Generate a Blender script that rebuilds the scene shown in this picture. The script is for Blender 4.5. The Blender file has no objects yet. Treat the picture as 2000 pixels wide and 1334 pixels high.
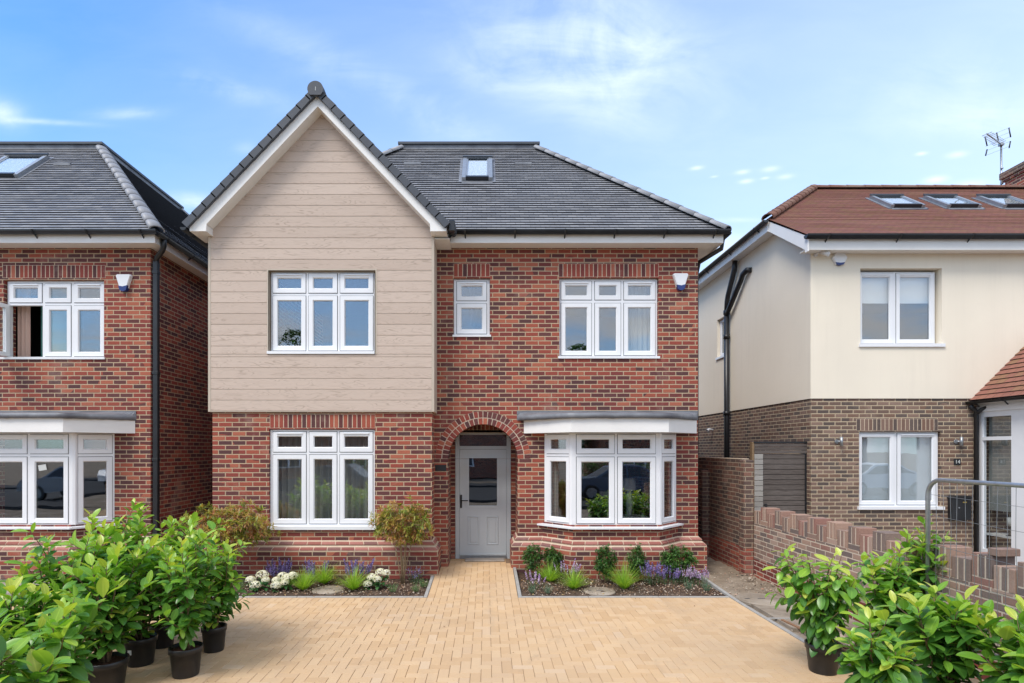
import bpy, math, random
from mathutils import Vector, Matrix, Euler
R = math.radians
SC = bpy.context.scene
COL = SC.collection
rnd = random.Random(7)

# ------------------------------------------------------------------ camera
CAMH = 2.1
F = 1102.0                       # focal length in pixels of the 2000 px wide photograph
cam_d = bpy.data.cameras.new('camera')
cam = bpy.data.objects.new('camera', cam_d); COL.objects.link(cam)
cam.location = (0, 0, CAMH); cam.rotation_euler = (R(90), 0, 0)
cam_d.sensor_width = 36; cam_d.lens = 36 * F / 2000
cam_d.shift_x = 50 / 2000; cam_d.shift_y = 211 / 2000
cam_d.clip_start = 0.05; cam_d.clip_end = 2000
SC.camera = cam
SC.view_settings.view_transform = 'Standard'; SC.view_settings.look = 'None'
SC.view_settings.gamma = 1; SC.view_settings.exposure = 0.62
SUN_EL, SUN_AZ = 53, 222         # compass azimuth: behind and a little left of the camera (camera looks north, +Y)

def PX(px, Y): return (px - 950) * Y / F
def PZ(py, Y): return CAMH + (878 - py) * Y / F

# ------------------------------------------------------------------ node helpers
class NT:
    def __init__(s, tree): s.t = tree; s.n = tree.nodes; s.l = tree.links
    def node(s, typ, props=None, **inp):
        n = s.n.new(typ)
        for k, v in (props or {}).items(): setattr(n, k, v)
        for k, v in inp.items():
            key = int(k[1:]) if k[0] == '_' else k.replace('_', ' ')
            s.set(n.inputs[key], v)
        return n
    def set(s, sock, v):
        if isinstance(v, bpy.types.NodeSocket): s.l.new(v, sock)
        else:
            if hasattr(sock, 'default_value') and hasattr(sock.default_value, '__len__') and not hasattr(v, '__len__'): v = (v,) * len(sock.default_value)
            if hasattr(v, '__len__') and sock.type == 'RGBA' and len(v) == 3: v = (*v, 1)
            sock.default_value = v
    def m(s, op, a, b=0.0, c=0.0, clamp=False):
        n = s.node('ShaderNodeMath', {'operation': op, 'use_clamp': clamp}, _0=a, _1=b)
        if op in ('MULTIPLY_ADD', 'COMPARE'): s.set(n.inputs[2], c)
        return n.outputs[0]
    def mix(s, f, a, b, blend='MIX'):
        n = s.n.new('ShaderNodeMix'); n.data_type = 'RGBA'; n.blend_type = blend
        s.set(n.inputs[0], f); s.set(n.inputs[6], a); s.set(n.inputs[7], b); return n.outputs[2]
    def ramp(s, f, stops, interp='LINEAR'):
        n = s.n.new('ShaderNodeValToRGB'); r = n.color_ramp; r.interpolation = interp
        while len(r.elements) < len(stops): r.elements.new(0.5)
        for e, (p, c) in zip(r.elements, stops):
            e.position = p; e.color = (*c, 1) if hasattr(c, '__len__') else (c, c, c, 1)
        s.set(n.inputs[0], f); return n.outputs[0]
    def noise(s, vec, scale, detail=4, rough=.55, dist=0.0, out=0):
        return s.node('ShaderNodeTexNoise', None, Vector=vec, Scale=scale, Detail=detail, Roughness=rough, Distortion=dist).outputs[out]
    def mapr(s, v, a, b, c, d):
        n = s.node('ShaderNodeMapRange', None, _0=v, _1=a, _2=b, _3=c, _4=d); return n.outputs[0]

# ------------------------------------------------------------------ world
w = bpy.data.worlds.new('World'); SC.world = w; w.use_nodes = True
T = NT(w.node_tree); T.n.clear()
sky = T.node('ShaderNodeTexSky', {'sky_type': 'NISHITA', 'sun_disc': False, 'sun_elevation': R(SUN_EL), 'sun_rotation': R(SUN_AZ),
    'altitude': 0, 'air_density': 1.25, 'dust_density': 0.6, 'ozone_density': 2.2})
tc = T.node('ShaderNodeTexCoord').outputs['Generated']
sx = T.node('ShaderNodeSeparateXYZ', None, Vector=tc)
dx, dy, dz = sx.outputs
ay = T.m('MAXIMUM', T.m('ABSOLUTE', dy), 0.05)
px_ = T.m('DIVIDE', dx, ay); pz_ = T.m('DIVIDE', dz, ay)
front = T.m('GREATER_THAN', dy, 0.0)
def blob(cx, cz, a, b, ang):
    c, s_ = math.cos(R(ang)), math.sin(R(ang))
    X = T.m('SUBTRACT', px_, cx); Z = T.m('SUBTRACT', pz_, cz)
    u = T.m('DIVIDE', T.m('ADD', T.m('MULTIPLY', X, c), T.m('MULTIPLY', Z, s_)), a)
    v = T.m('DIVIDE', T.m('SUBTRACT', T.m('MULTIPLY', Z, c), T.m('MULTIPLY', X, s_)), b)
    d = T.m('ADD', T.m('MULTIPLY', u, u), T.m('MULTIPLY', v, v))
    return T.m('POWER', 2.718, T.m('MULTIPLY', d, -1.0))
def pp(x, y): return ((x - 950) / F, (878 - y) / F)
cv = T.node('ShaderNodeCombineXYZ', None, _0=px_, _1=pz_, _2=0.0).outputs[0]
cvs = T.node('ShaderNodeMapping', None, Vector=cv, Rotation=(0, 0, R(28)), Scale=(1.5, 4.2, 1)).outputs[0]
n1 = T.noise(cvs, 2.6, 9, .58, .5)
n2 = T.noise(cv, 6.0, 9, .6, .9)
wisp = T.mapr(T.m('ADD', T.m('MULTIPLY', n1, .6), T.m('MULTIPLY', n2, .4)), .40, .66, 0, 1)
tot = None
for (x, y, a, b, ang, k) in [(1200, 70, .17, .09, -22, 1.0), (1090, 140, .16, .06, -30, .8), (960, 150, .10, .035, -25, .45), (740, 170, .30, .035, -27, .5), (450, 175, .11, .018, -14, .6),
                              (250, 221, .06, .010, 2, .9), (5, 222, .035, .022, -20, 1.2), (90, 238, .08, .005, -3, .7), (1900, 150, .22, .05, 10, .35),
                              (1930, 235, .12, .03, 5, .5), (1450, 352, .012, .004, 0, 0), (380, 400, .05, .016, -5, 1.3), (1400, 478, .06, .02, 5, 1.0),
                              (1400, 430, .06, .004, 0, .8), (480, 290, .02, .01, 0, .5)]:
    if not k: continue
    g = T.m('MULTIPLY', blob(*pp(x, y), a, b, ang), k)
    tot = g if tot is None else T.m('ADD', tot, g)
c1 = T.m('MULTIPLY', tot, T.m('ADD', T.m('MULTIPLY', wisp, .62), .05))
tot2 = None
for (x, y, a) in [(1361, 328, 9), (1450, 336, 10), (1505, 330, 12), (1458, 354, 10), (1534, 345, 11), (1494, 348, 6), (1395, 345, 5), (1828, 351, 16), (1868, 302, 14), (1895, 362, 22), (1800, 300, 8)]:
    g = blob(*pp(x, y), a * 1.35 / F, a * .42 / F, 8)
    tot2 = g if tot2 is None else T.m('ADD', tot2, g)
c1 = T.m('ADD', c1, T.m('MULTIPLY', tot2, T.m('ADD', T.m('MULTIPLY', n2, .7), .0)))
# high thin haze, thicker to the right and low down
hz = T.m('ADD', T.mapr(px_, -.75, .95, 0.0, .44), T.mapr(pz_, .2, .8, .22, 0.0))
hz = T.m('ADD', hz, T.m('MULTIPLY', T.mapr(n1, .35, .75, 0, 1), .05))
hz = T.m('ADD', hz, 0.03)
cf = T.m('MINIMUM', T.m('ADD', T.m('MULTIPLY', c1, .85), hz), 1.0)
bk = T.node('ShaderNodeCombineXYZ', None, _0=T.m('DIVIDE', dx, T.m('MAXIMUM', dz, .04)), _1=T.m('DIVIDE', dy, T.m('MAXIMUM', dz, .04)), _2=0.0).outputs[0]
nb = T.noise(bk, .55, 7, .6, .3)
cb = T.mapr(nb, .42, .62, .25, .95)
cfac = T.m('ADD', T.m('MULTIPLY', front, cf), T.m('MULTIPLY', T.m('SUBTRACT', 1.0, front), cb))
skyc = T.mix(1.0, sky.outputs[0], (.60, 1.10, 1.55), 'MULTIPLY')
colr = T.mix(cfac, skyc, (5.9, 6.7, 8.1))
colr = T.mix(T.m('MULTIPLY', T.m('SUBTRACT', 1.0, front), T.m('MULTIPLY', cb, .9)), colr, (7.0, 6.9, 6.8))
bg = T.node('ShaderNodeBackground', None, Color=colr, Strength=0.12)
T.l.new(bg.outputs[0], T.node('ShaderNodeOutputWorld').inputs[0])

sd = bpy.data.lights.new('sun', 'SUN'); sd.energy = 1.95; sd.angle = R(22); sd.color = (1, .94, .87)
so = bpy.data.objects.new('sun', sd); COL.objects.link(so)
az = R(SUN_AZ); el = R(SUN_EL)
sdir = Vector((math.sin(az) * math.cos(el), math.cos(az) * math.cos(el), math.sin(el)))
so.rotation_euler = (-sdir).to_track_quat('-Z', 'Y').to_euler()
so.location = sdir * 60

# ------------------------------------------------------------------ materials
def mat(name, base=(.5, .5, .5), rough=.6, spec=.5, metal=0.0):
    m = bpy.data.materials.new(name); m.use_nodes = True
    t = NT(m.node_tree); b = t.n['Principled BSDF']
    t.set(b.inputs['Base Color'], base); b.inputs['Roughness'].default_value = rough
    b.inputs['Specular IOR Level'].default_value = spec; b.inputs['Metallic'].default_value = metal
    return m, t, b
def bump(t, b, h, strength=.5, dist=.005):
    n = t.node('ShaderNodeBump', None, Height=h, Strength=strength, Distance=dist); t.l.new(n.outputs[0], b.inputs['Normal'])
def attr(t, name='tint', out='Fac'): return t.node('ShaderNodeAttribute', {'attribute_name': name}).outputs[out]
def obj_co(t): return t.node('ShaderNodeTexCoord').outputs['Object']

def mottled(name, c1, c2, scale=8, rough=.7, spec=.3, bmp=.3, dist=.004, c3=None, detail=6):
    m, t, b = mat(name, c1, rough, spec)
    o = obj_co(t); n = t.noise(o, scale, detail, .62)
    c = t.mix(t.mapr(n, .3, .7, 0, 1), c1, c2)
    if c3: c = t.mix(t.mapr(t.noise(o, scale * .23, 4), .48, .68, 0, 1), c, c3)
    t.l.new(c, b.inputs['Base Color'])
    if bmp: bump(t, b, t.noise(o, scale * 6, 5), bmp, dist)
    return m

def brick_ramp(t, f, pal): return t.ramp(f, [(i / len(pal), c) for i, c in enumerate(pal)], 'CONSTANT')
RED = [(.105, .038, .037), (.25, .060, .043), (.088, .040, .040), (.29, .078, .050), (.145, .042, .038), (.22, .052, .041), (.115, .045, .043), (.33, .105, .065), (.18, .046, .040), (.26, .066, .045)]
BRN = [(.125, .085, .068), (.19, .125, .098), (.095, .073, .064), (.16, .102, .078), (.215, .145, .112), (.115, .088, .076), (.17, .104, .076), (.145, .098, .078)]
BRP = [(.24, .165, .13), (.33, .22, .165), (.16, .125, .11), (.28, .17, .13), (.36, .255, .20), (.20, .15, .125), (.26, .14, .11)]

def brick_mat(name, pal, mortar, redbelow=None):
    m, t, b = mat(name, (.3, .1, .05), .85, .25)
    uv = t.node('ShaderNodeUVMap').outputs[0]
    wob = t.noise(uv, 9.0, 3, .5, 0, 1)
    uvw = t.node('ShaderNodeVectorMath', {'operation': 'MULTIPLY_ADD'}, _0=wob, _1=(.010, .007, 0), _2=uv).outputs[0]
    s = t.node('ShaderNodeSeparateXYZ', None, Vector=uvw); u, v = s.outputs[0], s.outputs[1]
    row = t.m('DIVIDE', v, .075); ri = t.m('FLOOR', row); rf = t.m('FRACT', row)
    off = t.m('MULTIPLY', t.m('MODULO', t.m('ABSOLUTE', ri), 2.0), .5)
    cu = t.m('ADD', t.m('DIVIDE', u, .225), off); ci = t.m('FLOOR', cu); cf_ = t.m('FRACT', cu)
    wn = t.node('ShaderNodeTexWhiteNoise', {'noise_dimensions': '2D'}, Vector=t.node('ShaderNodeCombineXYZ', None, _0=ci, _1=ri, _2=0.0).outputs[0])
    val = wn.outputs[0]
    big = t.noise(uv, .55, 2, .5)
    f = t.m('FRACT', t.m('ADD', val, t.m('MULTIPLY', big, .35)))
    c = brick_ramp(t, f, pal)
    if redbelow is not None:
        c = t.mix(t.m('LESS_THAN', v, redbelow), c, brick_ramp(t, f, [(.22, .06, .045), (.30, .085, .055), (.17, .05, .04)]))
    fine = t.noise(uvw, 55, 5, .65)
    c = t.mix(t.mapr(fine, .3, .75, 0, .45), c, t.mix(1.0, c, (1.55, 1.5, 1.5), 'MULTIPLY'))
    wn2 = t.noise(uv, 1.2, 6, .68, .6)
    c = t.mix(t.mapr(wn2, .56, .72, 0, .34), c, (.42, .33, .27))
    speck = t.noise(uv, 26, 3, .6)
    c = t.mix(t.mapr(speck, .70, .76, 0, .5), c, (.50, .44, .38))
    hw = .0058 / .075
    mv = t.m('MAXIMUM', t.mapr(rf, hw, hw + .05, 1, 0), t.mapr(rf, 1 - hw - .05, 1 - hw, 0, 1))
    hu = .0058 / .225
    mu = t.m('MAXIMUM', t.mapr(cf_, hu, hu + .017, 1, 0), t.mapr(cf_, 1 - hu - .017, 1 - hu, 0, 1))
    mm = t.m('MAXIMUM', mv, mu)
    mo = t.mix(t.noise(uv, 14, 3), mortar, tuple(x * .80 for x in mortar))
    c = t.mix(mm, c, mo)
    t.l.new(c, b.inputs['Base Color'])
    h = t.m('ADD', t.m('MULTIPLY', t.m('SUBTRACT', 1.0, mm), 1.0), t.m('MULTIPLY', fine, .35))
    h = t.m('ADD', h, t.m('MULTIPLY', val, .25))
    bump(t, b, h, .8, .006)
    return m
M = {}
M['brick'] = brick_mat('red_multi_brick', RED, (.51, .385, .26))
M['brick_brown'] = brick_mat('brown_brick', BRN, (.56, .45, .31))
M['brick_old'] = brick_mat('weathered_brown_brick', [(.15, .080, .060), (.105, .068, .056), (.19, .098, .072), (.125, .075, .060), (.085, .060, .052)], (.36, .28, .20), .42)
M['brick_low'] = brick_mat('pale_brown_brick', BRP, (.66, .55, .43), .26)
def unit_mat(name, pal, k=1.0):
    m, t, b = mat(name, (.3, .1, .05), .85, .25)
    f = attr(t); c = brick_ramp(t, f, pal); o = obj_co(t)
    fine = t.noise(o, 60, 5, .65)
    c = t.mix(t.mapr(fine, .3, .75, 0, .5), c, t.mix(1.0, c, (1.6, 1.5, 1.5), 'MULTIPLY'))
    c = t.mix(t.mapr(t.noise(o, 4, 4), .6, .75, 0, .3), c, (.42, .34, .28))
    t.l.new(c, b.inputs['Base Color']); bump(t, b, fine, .6, .004); return m
M['unit'] = unit_mat('red_brick_unit', RED)
M['unit_plinth'] = unit_mat('plinth_brick_unit', [(.28, .115, .095), (.22, .08, .068), (.33, .145, .12), (.26, .10, .08), (.20, .10, .09)])
M['unit_brown'] = unit_mat('brown_brick_unit', BRN)
M['unit_low'] = unit_mat('pale_brick_unit', BRP)
M['mortar'] = mottled('mortar', (.60, .48, .36), (.50, .40, .30), 20, .95, .1)
M['mortar_pale'] = mottled('pale_mortar', (.66, .55, .43), (.54, .44, .34), 20, .95, .1)
M['render'] = mottled('cream_render', (.84, .765, .635), (.80, .73, .60), .8, .9, .2, .5, .004, (.74, .67, .565))
def streaky():
    m = M['render']; t = NT(m.node_tree); b = t.n['Principled BSDF']; src = b.inputs['Base Color'].links[0].from_socket
    o = obj_co(t); n = t.noise(t.node('ShaderNodeMapping', None, Vector=o, Scale=(7, 7, .35)).outputs[0], 1.0, 5, .65, .2); p = t.noise(o, .6, 3, .5)
    t.l.new(t.mix(t.m('MULTIPLY', t.mapr(n, .48, .75, 0, .24), t.mapr(p, .4, .65, 0, 1)), src, (.58, .52, .43)), b.inputs['Base Color'])
streaky()
M['upvc'] = mottled('white_upvc', (.80, .81, .83), (.76, .775, .80), 3, .32, .5, 0)
M['white'] = mottled('white_painted_board', (.82, .81, .79), (.76, .75, .73), 2.2, .5, .4, .1, .001)
M['cream_trim'] = mottled('beige_trim', (.52, .45, .37), (.47, .405, .33), 4, .6, .3, .1)
M['seal'] = mat('grey_seal', (.055, .06, .07), .7)[0]
M['black'] = mottled('black_plastic', (.012, .013, .015), (.02, .021, .024), 6, .38, .5, .05)
M['bluegrey'] = mottled('dark_grey_trim', (.045, .055, .07), (.06, .07, .085), 5, .5, .5, .1)
M['lead'] = mottled('lead_sheet', (.13, .14, .165), (.22, .23, .25), 5, .5, .5, .35, .006, (.085, .085, .10))
M['steel'] = mottled('galvanised_steel', (.42, .44, .46), (.30, .32, .34), 18, .42, .5, .1); M['steel'].node_tree.nodes['Principled BSDF'].inputs['Metallic'].default_value = .75
M['blue'] = mat('blue_plastic', (.015, .035, .17), .3)[0]
M['grey_door'] = mottled('grey_door_paint', (.55, .59, .605), (.51, .55, .565), 3, .45, .4, .15, .0008)
M['concrete'] = mottled('concrete', (.36, .32, .28), (.26, .23, .20), 9, .9, .2, .5, .004, (.42, .37, .32))
M['cover'] = mottled('weathered_concrete', (.33, .275, .215), (.21, .17, .13), 7, .95, .1, .8, .006, (.42, .36, .29))
M['kerb'] = mottled('grey_kerb_concrete', (.40, .385, .36), (.31, .30, .28), 12, .9, .2, .4)
M['soil'] = mottled('dark_soil', (.060, .038, .027), (.115, .075, .052), 14, .95, .15, 1.0, .02, (.16, .115, .085))
M['dirt'] = mottled('pale_dirt', (.29, .235, .175), (.20, .155, .11), 5, .95, .15, 1.0, .012, (.36, .30, .235))
M['joint'] = mottled('joint_sand', (.30, .20, .125), (.21, .14, .09), 30, .95, .1, .3)
M['pebble'] = None
M['candle'] = mat('candle_wax', (.8, .78, .72), .5)[0]
M['label'] = mat('paper_label', (.62, .64, .62), .6)[0]
M['lampshade'] = mat('lampshade_cloth', (.55, .53, .50), .8)[0]
M['blind'] = mottled('roller_blind_or_reflection', (.66, .69, .70), (.62, .65, .66), 2, .8, .2, 0)
M['whiteblind'] = mat('white_roller_blind', (.85, .86, .86), .7)[0]
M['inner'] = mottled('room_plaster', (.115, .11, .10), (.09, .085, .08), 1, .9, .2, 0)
M['asphalt'] = mottled('asphalt', (.05, .05, .052), (.07, .07, .07), 20, .9, .2, .4)
M['wood_batten'] = mottled('brown_batten_wood', (.22, .12, .065), (.30, .17, .10), 14, .8, .2, .3)
M['pale_wood'] = mottled('pale_plywood', (.52, .40, .29), (.44, .33, .24), 9, .8, .2, .2)
M['glassy'] = None

def glass_mat(name, ior, tint):
    m = bpy.data.materials.new(name); m.use_nodes = True; t = NT(m.node_tree); t.n.clear()
    ge = t.node('ShaderNodeNewGeometry'); cs = t.m('ABSOLUTE', t.node('ShaderNodeVectorMath', {'operation': 'DOT_PRODUCT'}, _0=ge.outputs['Normal'], _1=ge.outputs['Incoming']).outputs['Value'])
    fr = t.m('MULTIPLY_ADD', t.m('POWER', t.m('SUBTRACT', 1.0, cs), 5.0), 1 - ior, ior)
    tr = t.node('ShaderNodeBsdfTransparent', None, Color=tint); gl = t.node('ShaderNodeBsdfGlossy', None, Color=(.95, .97, 1, 1), Roughness=.004)
    o = obj_co(t); nz = t.noise(o, 1.1, 2, .5)
    bm = t.node('ShaderNodeBump', None, Height=nz, Strength=.12, Distance=.02); t.l.new(bm.outputs[0], gl.inputs['Normal'])
    mx = t.node('ShaderNodeMixShader', None, _0=fr, _1=tr.outputs[0], _2=gl.outputs[0])
    t.l.new(mx.outputs[0], t.node('ShaderNodeOutputMaterial').inputs[0]); return m
M['glass'] = glass_mat('window_glass', .15, (.93, .95, .955, 1))

def cladding_mat():
    m, t, b = mat('wood_grain_cladding', (.5, .4, .3), .62, .3)
    uv = t.node('ShaderNodeUVMap').outputs[0]
    q = t.node('ShaderNodeMapping', None, Vector=uv, Scale=(1.1, 7.0, 1)).outputs[0]
    a = t.noise(q, 1.5, 2, .4, .5)
    ring = t.m('ABSOLUTE', t.m('SINE', t.m('MULTIPLY', a, 34.0)))
    ring = t.mapr(ring, 0.0, .60, 1, 0)
    fine = t.noise(t.node('ShaderNodeMapping', None, Vector=uv, Scale=(3, 90, 1)).outputs[0], 3, 4, .6)
    msk = t.mapr(t.noise(t.node('ShaderNodeMapping', None, Vector=uv, Scale=(1.2, 5, 1)).outputs[0], 1.6, 2), .42, .62, .12, 1)
    base = t.mix(attr(t), (.525, .42, .35), (.59, .48, .405))
    c = t.mix(t.m('MULTIPLY', t.m('MULTIPLY', ring, msk), .62), base, (.27, .205, .155))
    c = t.mix(t.mapr(fine, .35, .7, 0, .22), c, (.36, .29, .225))
    t.l.new(c, b.inputs['Base Color']); bump(t, b, t.m('SUBTRACT', fine, t.m('MULTIPLY', ring, .5)), .35, .002); return m
M['clad'] = cladding_mat()

def tile_mat(name, a_, b_, c_, rough=.45, spec=.5, wtile=.165, joint=(.02, .02, .022)):
    m, t, b = mat(name, a_, rough, spec)
    uv = t.node('ShaderNodeUVMap').outputs[0]
    s = t.node('ShaderNodeSeparateXYZ', None, Vector=uv); u, v = s.outputs[0], s.outputs[1]
    ri = t.m('FLOOR', v)
    cu = t.m('ADD', t.m('DIVIDE', u, wtile), t.m('MULTIPLY', t.m('MODULO', ri, 2.0), .5)); ci = t.m('FLOOR', cu); cf_ = t.m('FRACT', cu)
    wn = t.node('ShaderNodeTexWhiteNoise', {'noise_dimensions': '2D'}, Vector=t.node('ShaderNodeCombineXYZ', None, _0=ci, _1=ri, _2=0.0).outputs[0]).outputs[0]
    c = t.ramp(wn, [(0, a_), (.5, b_), (1, c_)])
    big = t.noise(obj_co(t), .9, 5, .6)
    c = t.mix(t.mapr(big, .5, .75, 0, .35), c, c_)
    j = t.m('GREATER_THAN', t.m('ABSOLUTE', t.m('SUBTRACT', cf_, .5)), .5 - .004 / wtile)
    c = t.mix(t.m('MULTIPLY', j, .8), c, joint)
    t.l.new(c, b.inputs['Base Color'])
    t.l.new(t.mapr(wn, 0, 1, rough - .08, rough + .12), b.inputs['Roughness'])
    bump(t, b, t.m('ADD', t.m('MULTIPLY', wn, .5), t.m('MULTIPLY', j, -1.5)), .4, .004); return m
M['tile'] = tile_mat('dark_plain_tile', (.225, .228, .242), (.25, .253, .268), (.28, .282, .295), .42, .6, .165, (.09, .09, .095))
M['tile_red'] = tile_mat('red_clay_tile', (.235, .100, .076), (.28, .122, .090), (.25, .138, .082), .75, .25, .165, (.06, .03, .02))
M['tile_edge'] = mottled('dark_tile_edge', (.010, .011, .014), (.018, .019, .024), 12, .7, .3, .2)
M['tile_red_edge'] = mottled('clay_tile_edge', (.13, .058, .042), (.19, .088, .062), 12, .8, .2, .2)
M['verge'] = mottled('dark_verge_tile', (.050, .058, .073), (.066, .075, .092), 3, .55, .4, .1)
M['hip'] = mottled('grey_hip_tile', (.24, .245, .265), (.30, .305, .325), 3, .5, .5, .15)
M['hip_red'] = mottled('red_hip_tile', (.22, .11, .08), (.16, .085, .065), 5, .8, .3, .3, .004, (.26, .18, .14))

def paver_mat():
    m, t, b = mat('buff_block_paver', (.6, .4, .25), .85, .25)
    f = attr(t); o = obj_co(t)
    c = t.ramp(f, [(0, (.56, .37, .200)), (.25, (.61, .415, .230)), (.5, (.63, .435, .25)), (.75, (.65, .46, .27)), (.93, (.59, .405, .235)), (1, (.66, .485, .31))])
    n = t.noise(o, 40, 5, .7); c = t.mix(t.mapr(n, .3, .75, 0, .3), c, (.54, .35, .21))
    d = t.noise(o, .55, 5, .6, .4); s = t.node('ShaderNodeSeparateXYZ', None, Vector=o)
    lx = t.mapr(s.outputs[0], -3.5, -.6, .12, 0)     # blotches grow stronger towards the left, by the shrubs
    c = t.mix(t.m('MULTIPLY', t.mapr(d, .42, .68, 0, 1), t.m('ADD', lx, .30)), c, (.40, .30, .215))
    dk = t.noise(o, .9, 7, .72, 1.5); c = t.mix(t.mapr(dk, .57, .72, 0, .42), c, (.30, .215, .15))
    tm = t.noise(t.node('ShaderNodeMapping', None, Vector=o, Scale=(2.2, .18, 1)).outputs[0], 1.0, 4, .6, .3); c = t.mix(t.mapr(tm, .54, .70, 0, .26), c, (.34, .27, .21))
    st = t.noise(o, 1.6, 6, .7, 1.0); c = t.mix(t.mapr(st, .66, .76, 0, .45), c, (.66, .56, .46))
    t.l.new(c, b.inputs['Base Color']); bump(t, b, n, .35, .002); return m
M['paver'] = paver_mat()

def leaf_mat(name, stops, rough=.38, trans=.35, rib=.35):
    m, t, b = mat(name, (.1, .2, .05), rough, .5)
    f = attr(t); c = t.ramp(f, stops)
    uv = t.node('ShaderNodeUVMap').outputs[0]; s = t.node('ShaderNodeSeparateXYZ', None, Vector=uv)
    mid = t.mapr(t.m('ABSOLUTE', t.m('SUBTRACT', s.outputs[0], .5)), .02, .09, 1, 0)
    c2 = t.mix(t.m('MULTIPLY', mid, rib), c, t.mix(1.0, c, (2.2, 1.9, 2.2), 'MULTIPLY'))
    t.l.new(c2, b.inputs['Base Color'])
    tl = t.node('ShaderNodeBsdfTranslucent', None, Color=t.mix(1.0, c, (1.5, 1.5, .6), 'MULTIPLY'))
    mx = t.node('ShaderNodeMixShader', None, _0=trans, _1=b.outputs[0], _2=tl.outputs[0])
    out = [n for n in t.n if n.type == 'OUTPUT_MATERIAL'][0]
    t.l.new(mx.outputs[0], out.inputs[0]); return m
LAU = [(0, (.045, .125, .030)), (.3, (.085, .23, .038)), (.6, (.18, .38, .045)), (.9, (.34, .52, .065)), (1, (.50, .56, .09))]
M['laurel'] = leaf_mat('laurel_leaf', LAU, .30)
M['photinia'] = leaf_mat('bronze_leaf', [(0, (.13, .20, .04)), (.3, (.30, .34, .06)), (.55, (.44, .36, .09)), (.8, (.44, .23, .11)), (1, (.34, .11, .09))], .4)
M['grassblade'] = leaf_mat('lime_grass_blade', [(0, (.15, .30, .035)), (.6, (.34, .54, .06)), (1, (.50, .60, .15))], .5, .4, 0)
M['redgrass'] = leaf_mat('bronze_grass_blade', [(0, (.05, .09, .02)), (.5, (.12, .05, .025)), (1, (.20, .05, .03))], .5, .3, 0)
M['smallleaf'] = leaf_mat('deep_green_leaf', [(0, (.030, .085, .022)), (.6, (.075, .19, .04)), (1, (.18, .34, .07))], .4, .3, .1)
M['greyleaf'] = leaf_mat('grey_green_leaf', [(0, (.06, .13, .07)), (.6, (.11, .20, .12)), (1, (.20, .29, .20))], .5, .25, .1)
M['rosemary'] = leaf_mat('herb_leaf', [(0, (.05, .12, .04)), (.6, (.12, .24, .08)), (1, (.22, .34, .14))], .5, .3, 0)
M['purple'] = leaf_mat('violet_petal', [(0, (.12, .08, .30)), (.5, (.24, .17, .50)), (1, (.42, .34, .68))], .6, .3, 0)
M['lilac'] = leaf_mat('lilac_petal', [(0, (.36, .20, .52)), (.5, (.52, .36, .66)), (1, (.74, .66, .80))], .6, .3, 0)
M['petal'] = leaf_mat('cream_white_petal', [(0, (.62, .58, .44)), (.3, (.78, .75, .66)), (1, (.86, .85, .78))], .6, .25, 0)
M['hydleaf'] = leaf_mat('hydrangea_leaf', [(0, (.020, .075, .022)), (.6, (.04, .13, .035)), (1, (.08, .20, .05))], .35, .2, .3)
M['stem'] = mottled('woody_stem', (.14, .09, .05), (.20, .14, .08), 20, .85, .2, .3)
M['palestem'] = mottled('tan_stem', (.34, .25, .15), (.26, .18, .10), 20, .85, .2, .3)
M['potsoil'] = mottled('potting_bark', (.045, .022, .014), (.12, .06, .04), 45, .95, .1, 1, .01)
M['bark'] = mottled('tree_bark', (.09, .07, .05), (.14, .11, .08), 10, .9, .2, .5)

def wood_mat(name, a_, b_):
    m, t, b = mat(name, a_, .85, .2); o = obj_co(t)
    g = t.noise(t.node('ShaderNodeMapping', None, Vector=o, Scale=(2.5, 2.5, 60)).outputs[0], 2, 5, .65, .2)
    c = t.mix(t.mapr(g, .3, .7, 0, 1), a_, b_); c = t.mix(t.m('MULTIPLY', attr(t), .55), c, t.mix(1.0, c, (.55, .52, .5), 'MULTIPLY'))
    t.l.new(c, b.inputs['Base Color']); bump(t, b, g, .4, .003); return m
M['oldwood'] = wood_mat('weathered_grey_timber', (.085, .070, .062), (.19, .165, .150))
M['greywood'] = wood_mat('silver_grey_timber', (.33, .315, .29), (.43, .41, .38))
M['endpost'] = wood_mat('brown_timber_post', (.24, .16, .09), (.32, .22, .13))
def curtain_mat():
    m, t, b = mat('taupe_curtain_cloth', (.27, .255, .22), .9, .1); o = obj_co(t)
    n = t.noise(t.node('ShaderNodeMapping', None, Vector=o, Scale=(120, 120, 30)).outputs[0], 3, 3)
    t.l.new(t.mix(n, (.42, .40, .35), (.54, .52, .46)), b.inputs['Base Color']); return m
M['curtain'] = curtain_mat()

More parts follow.
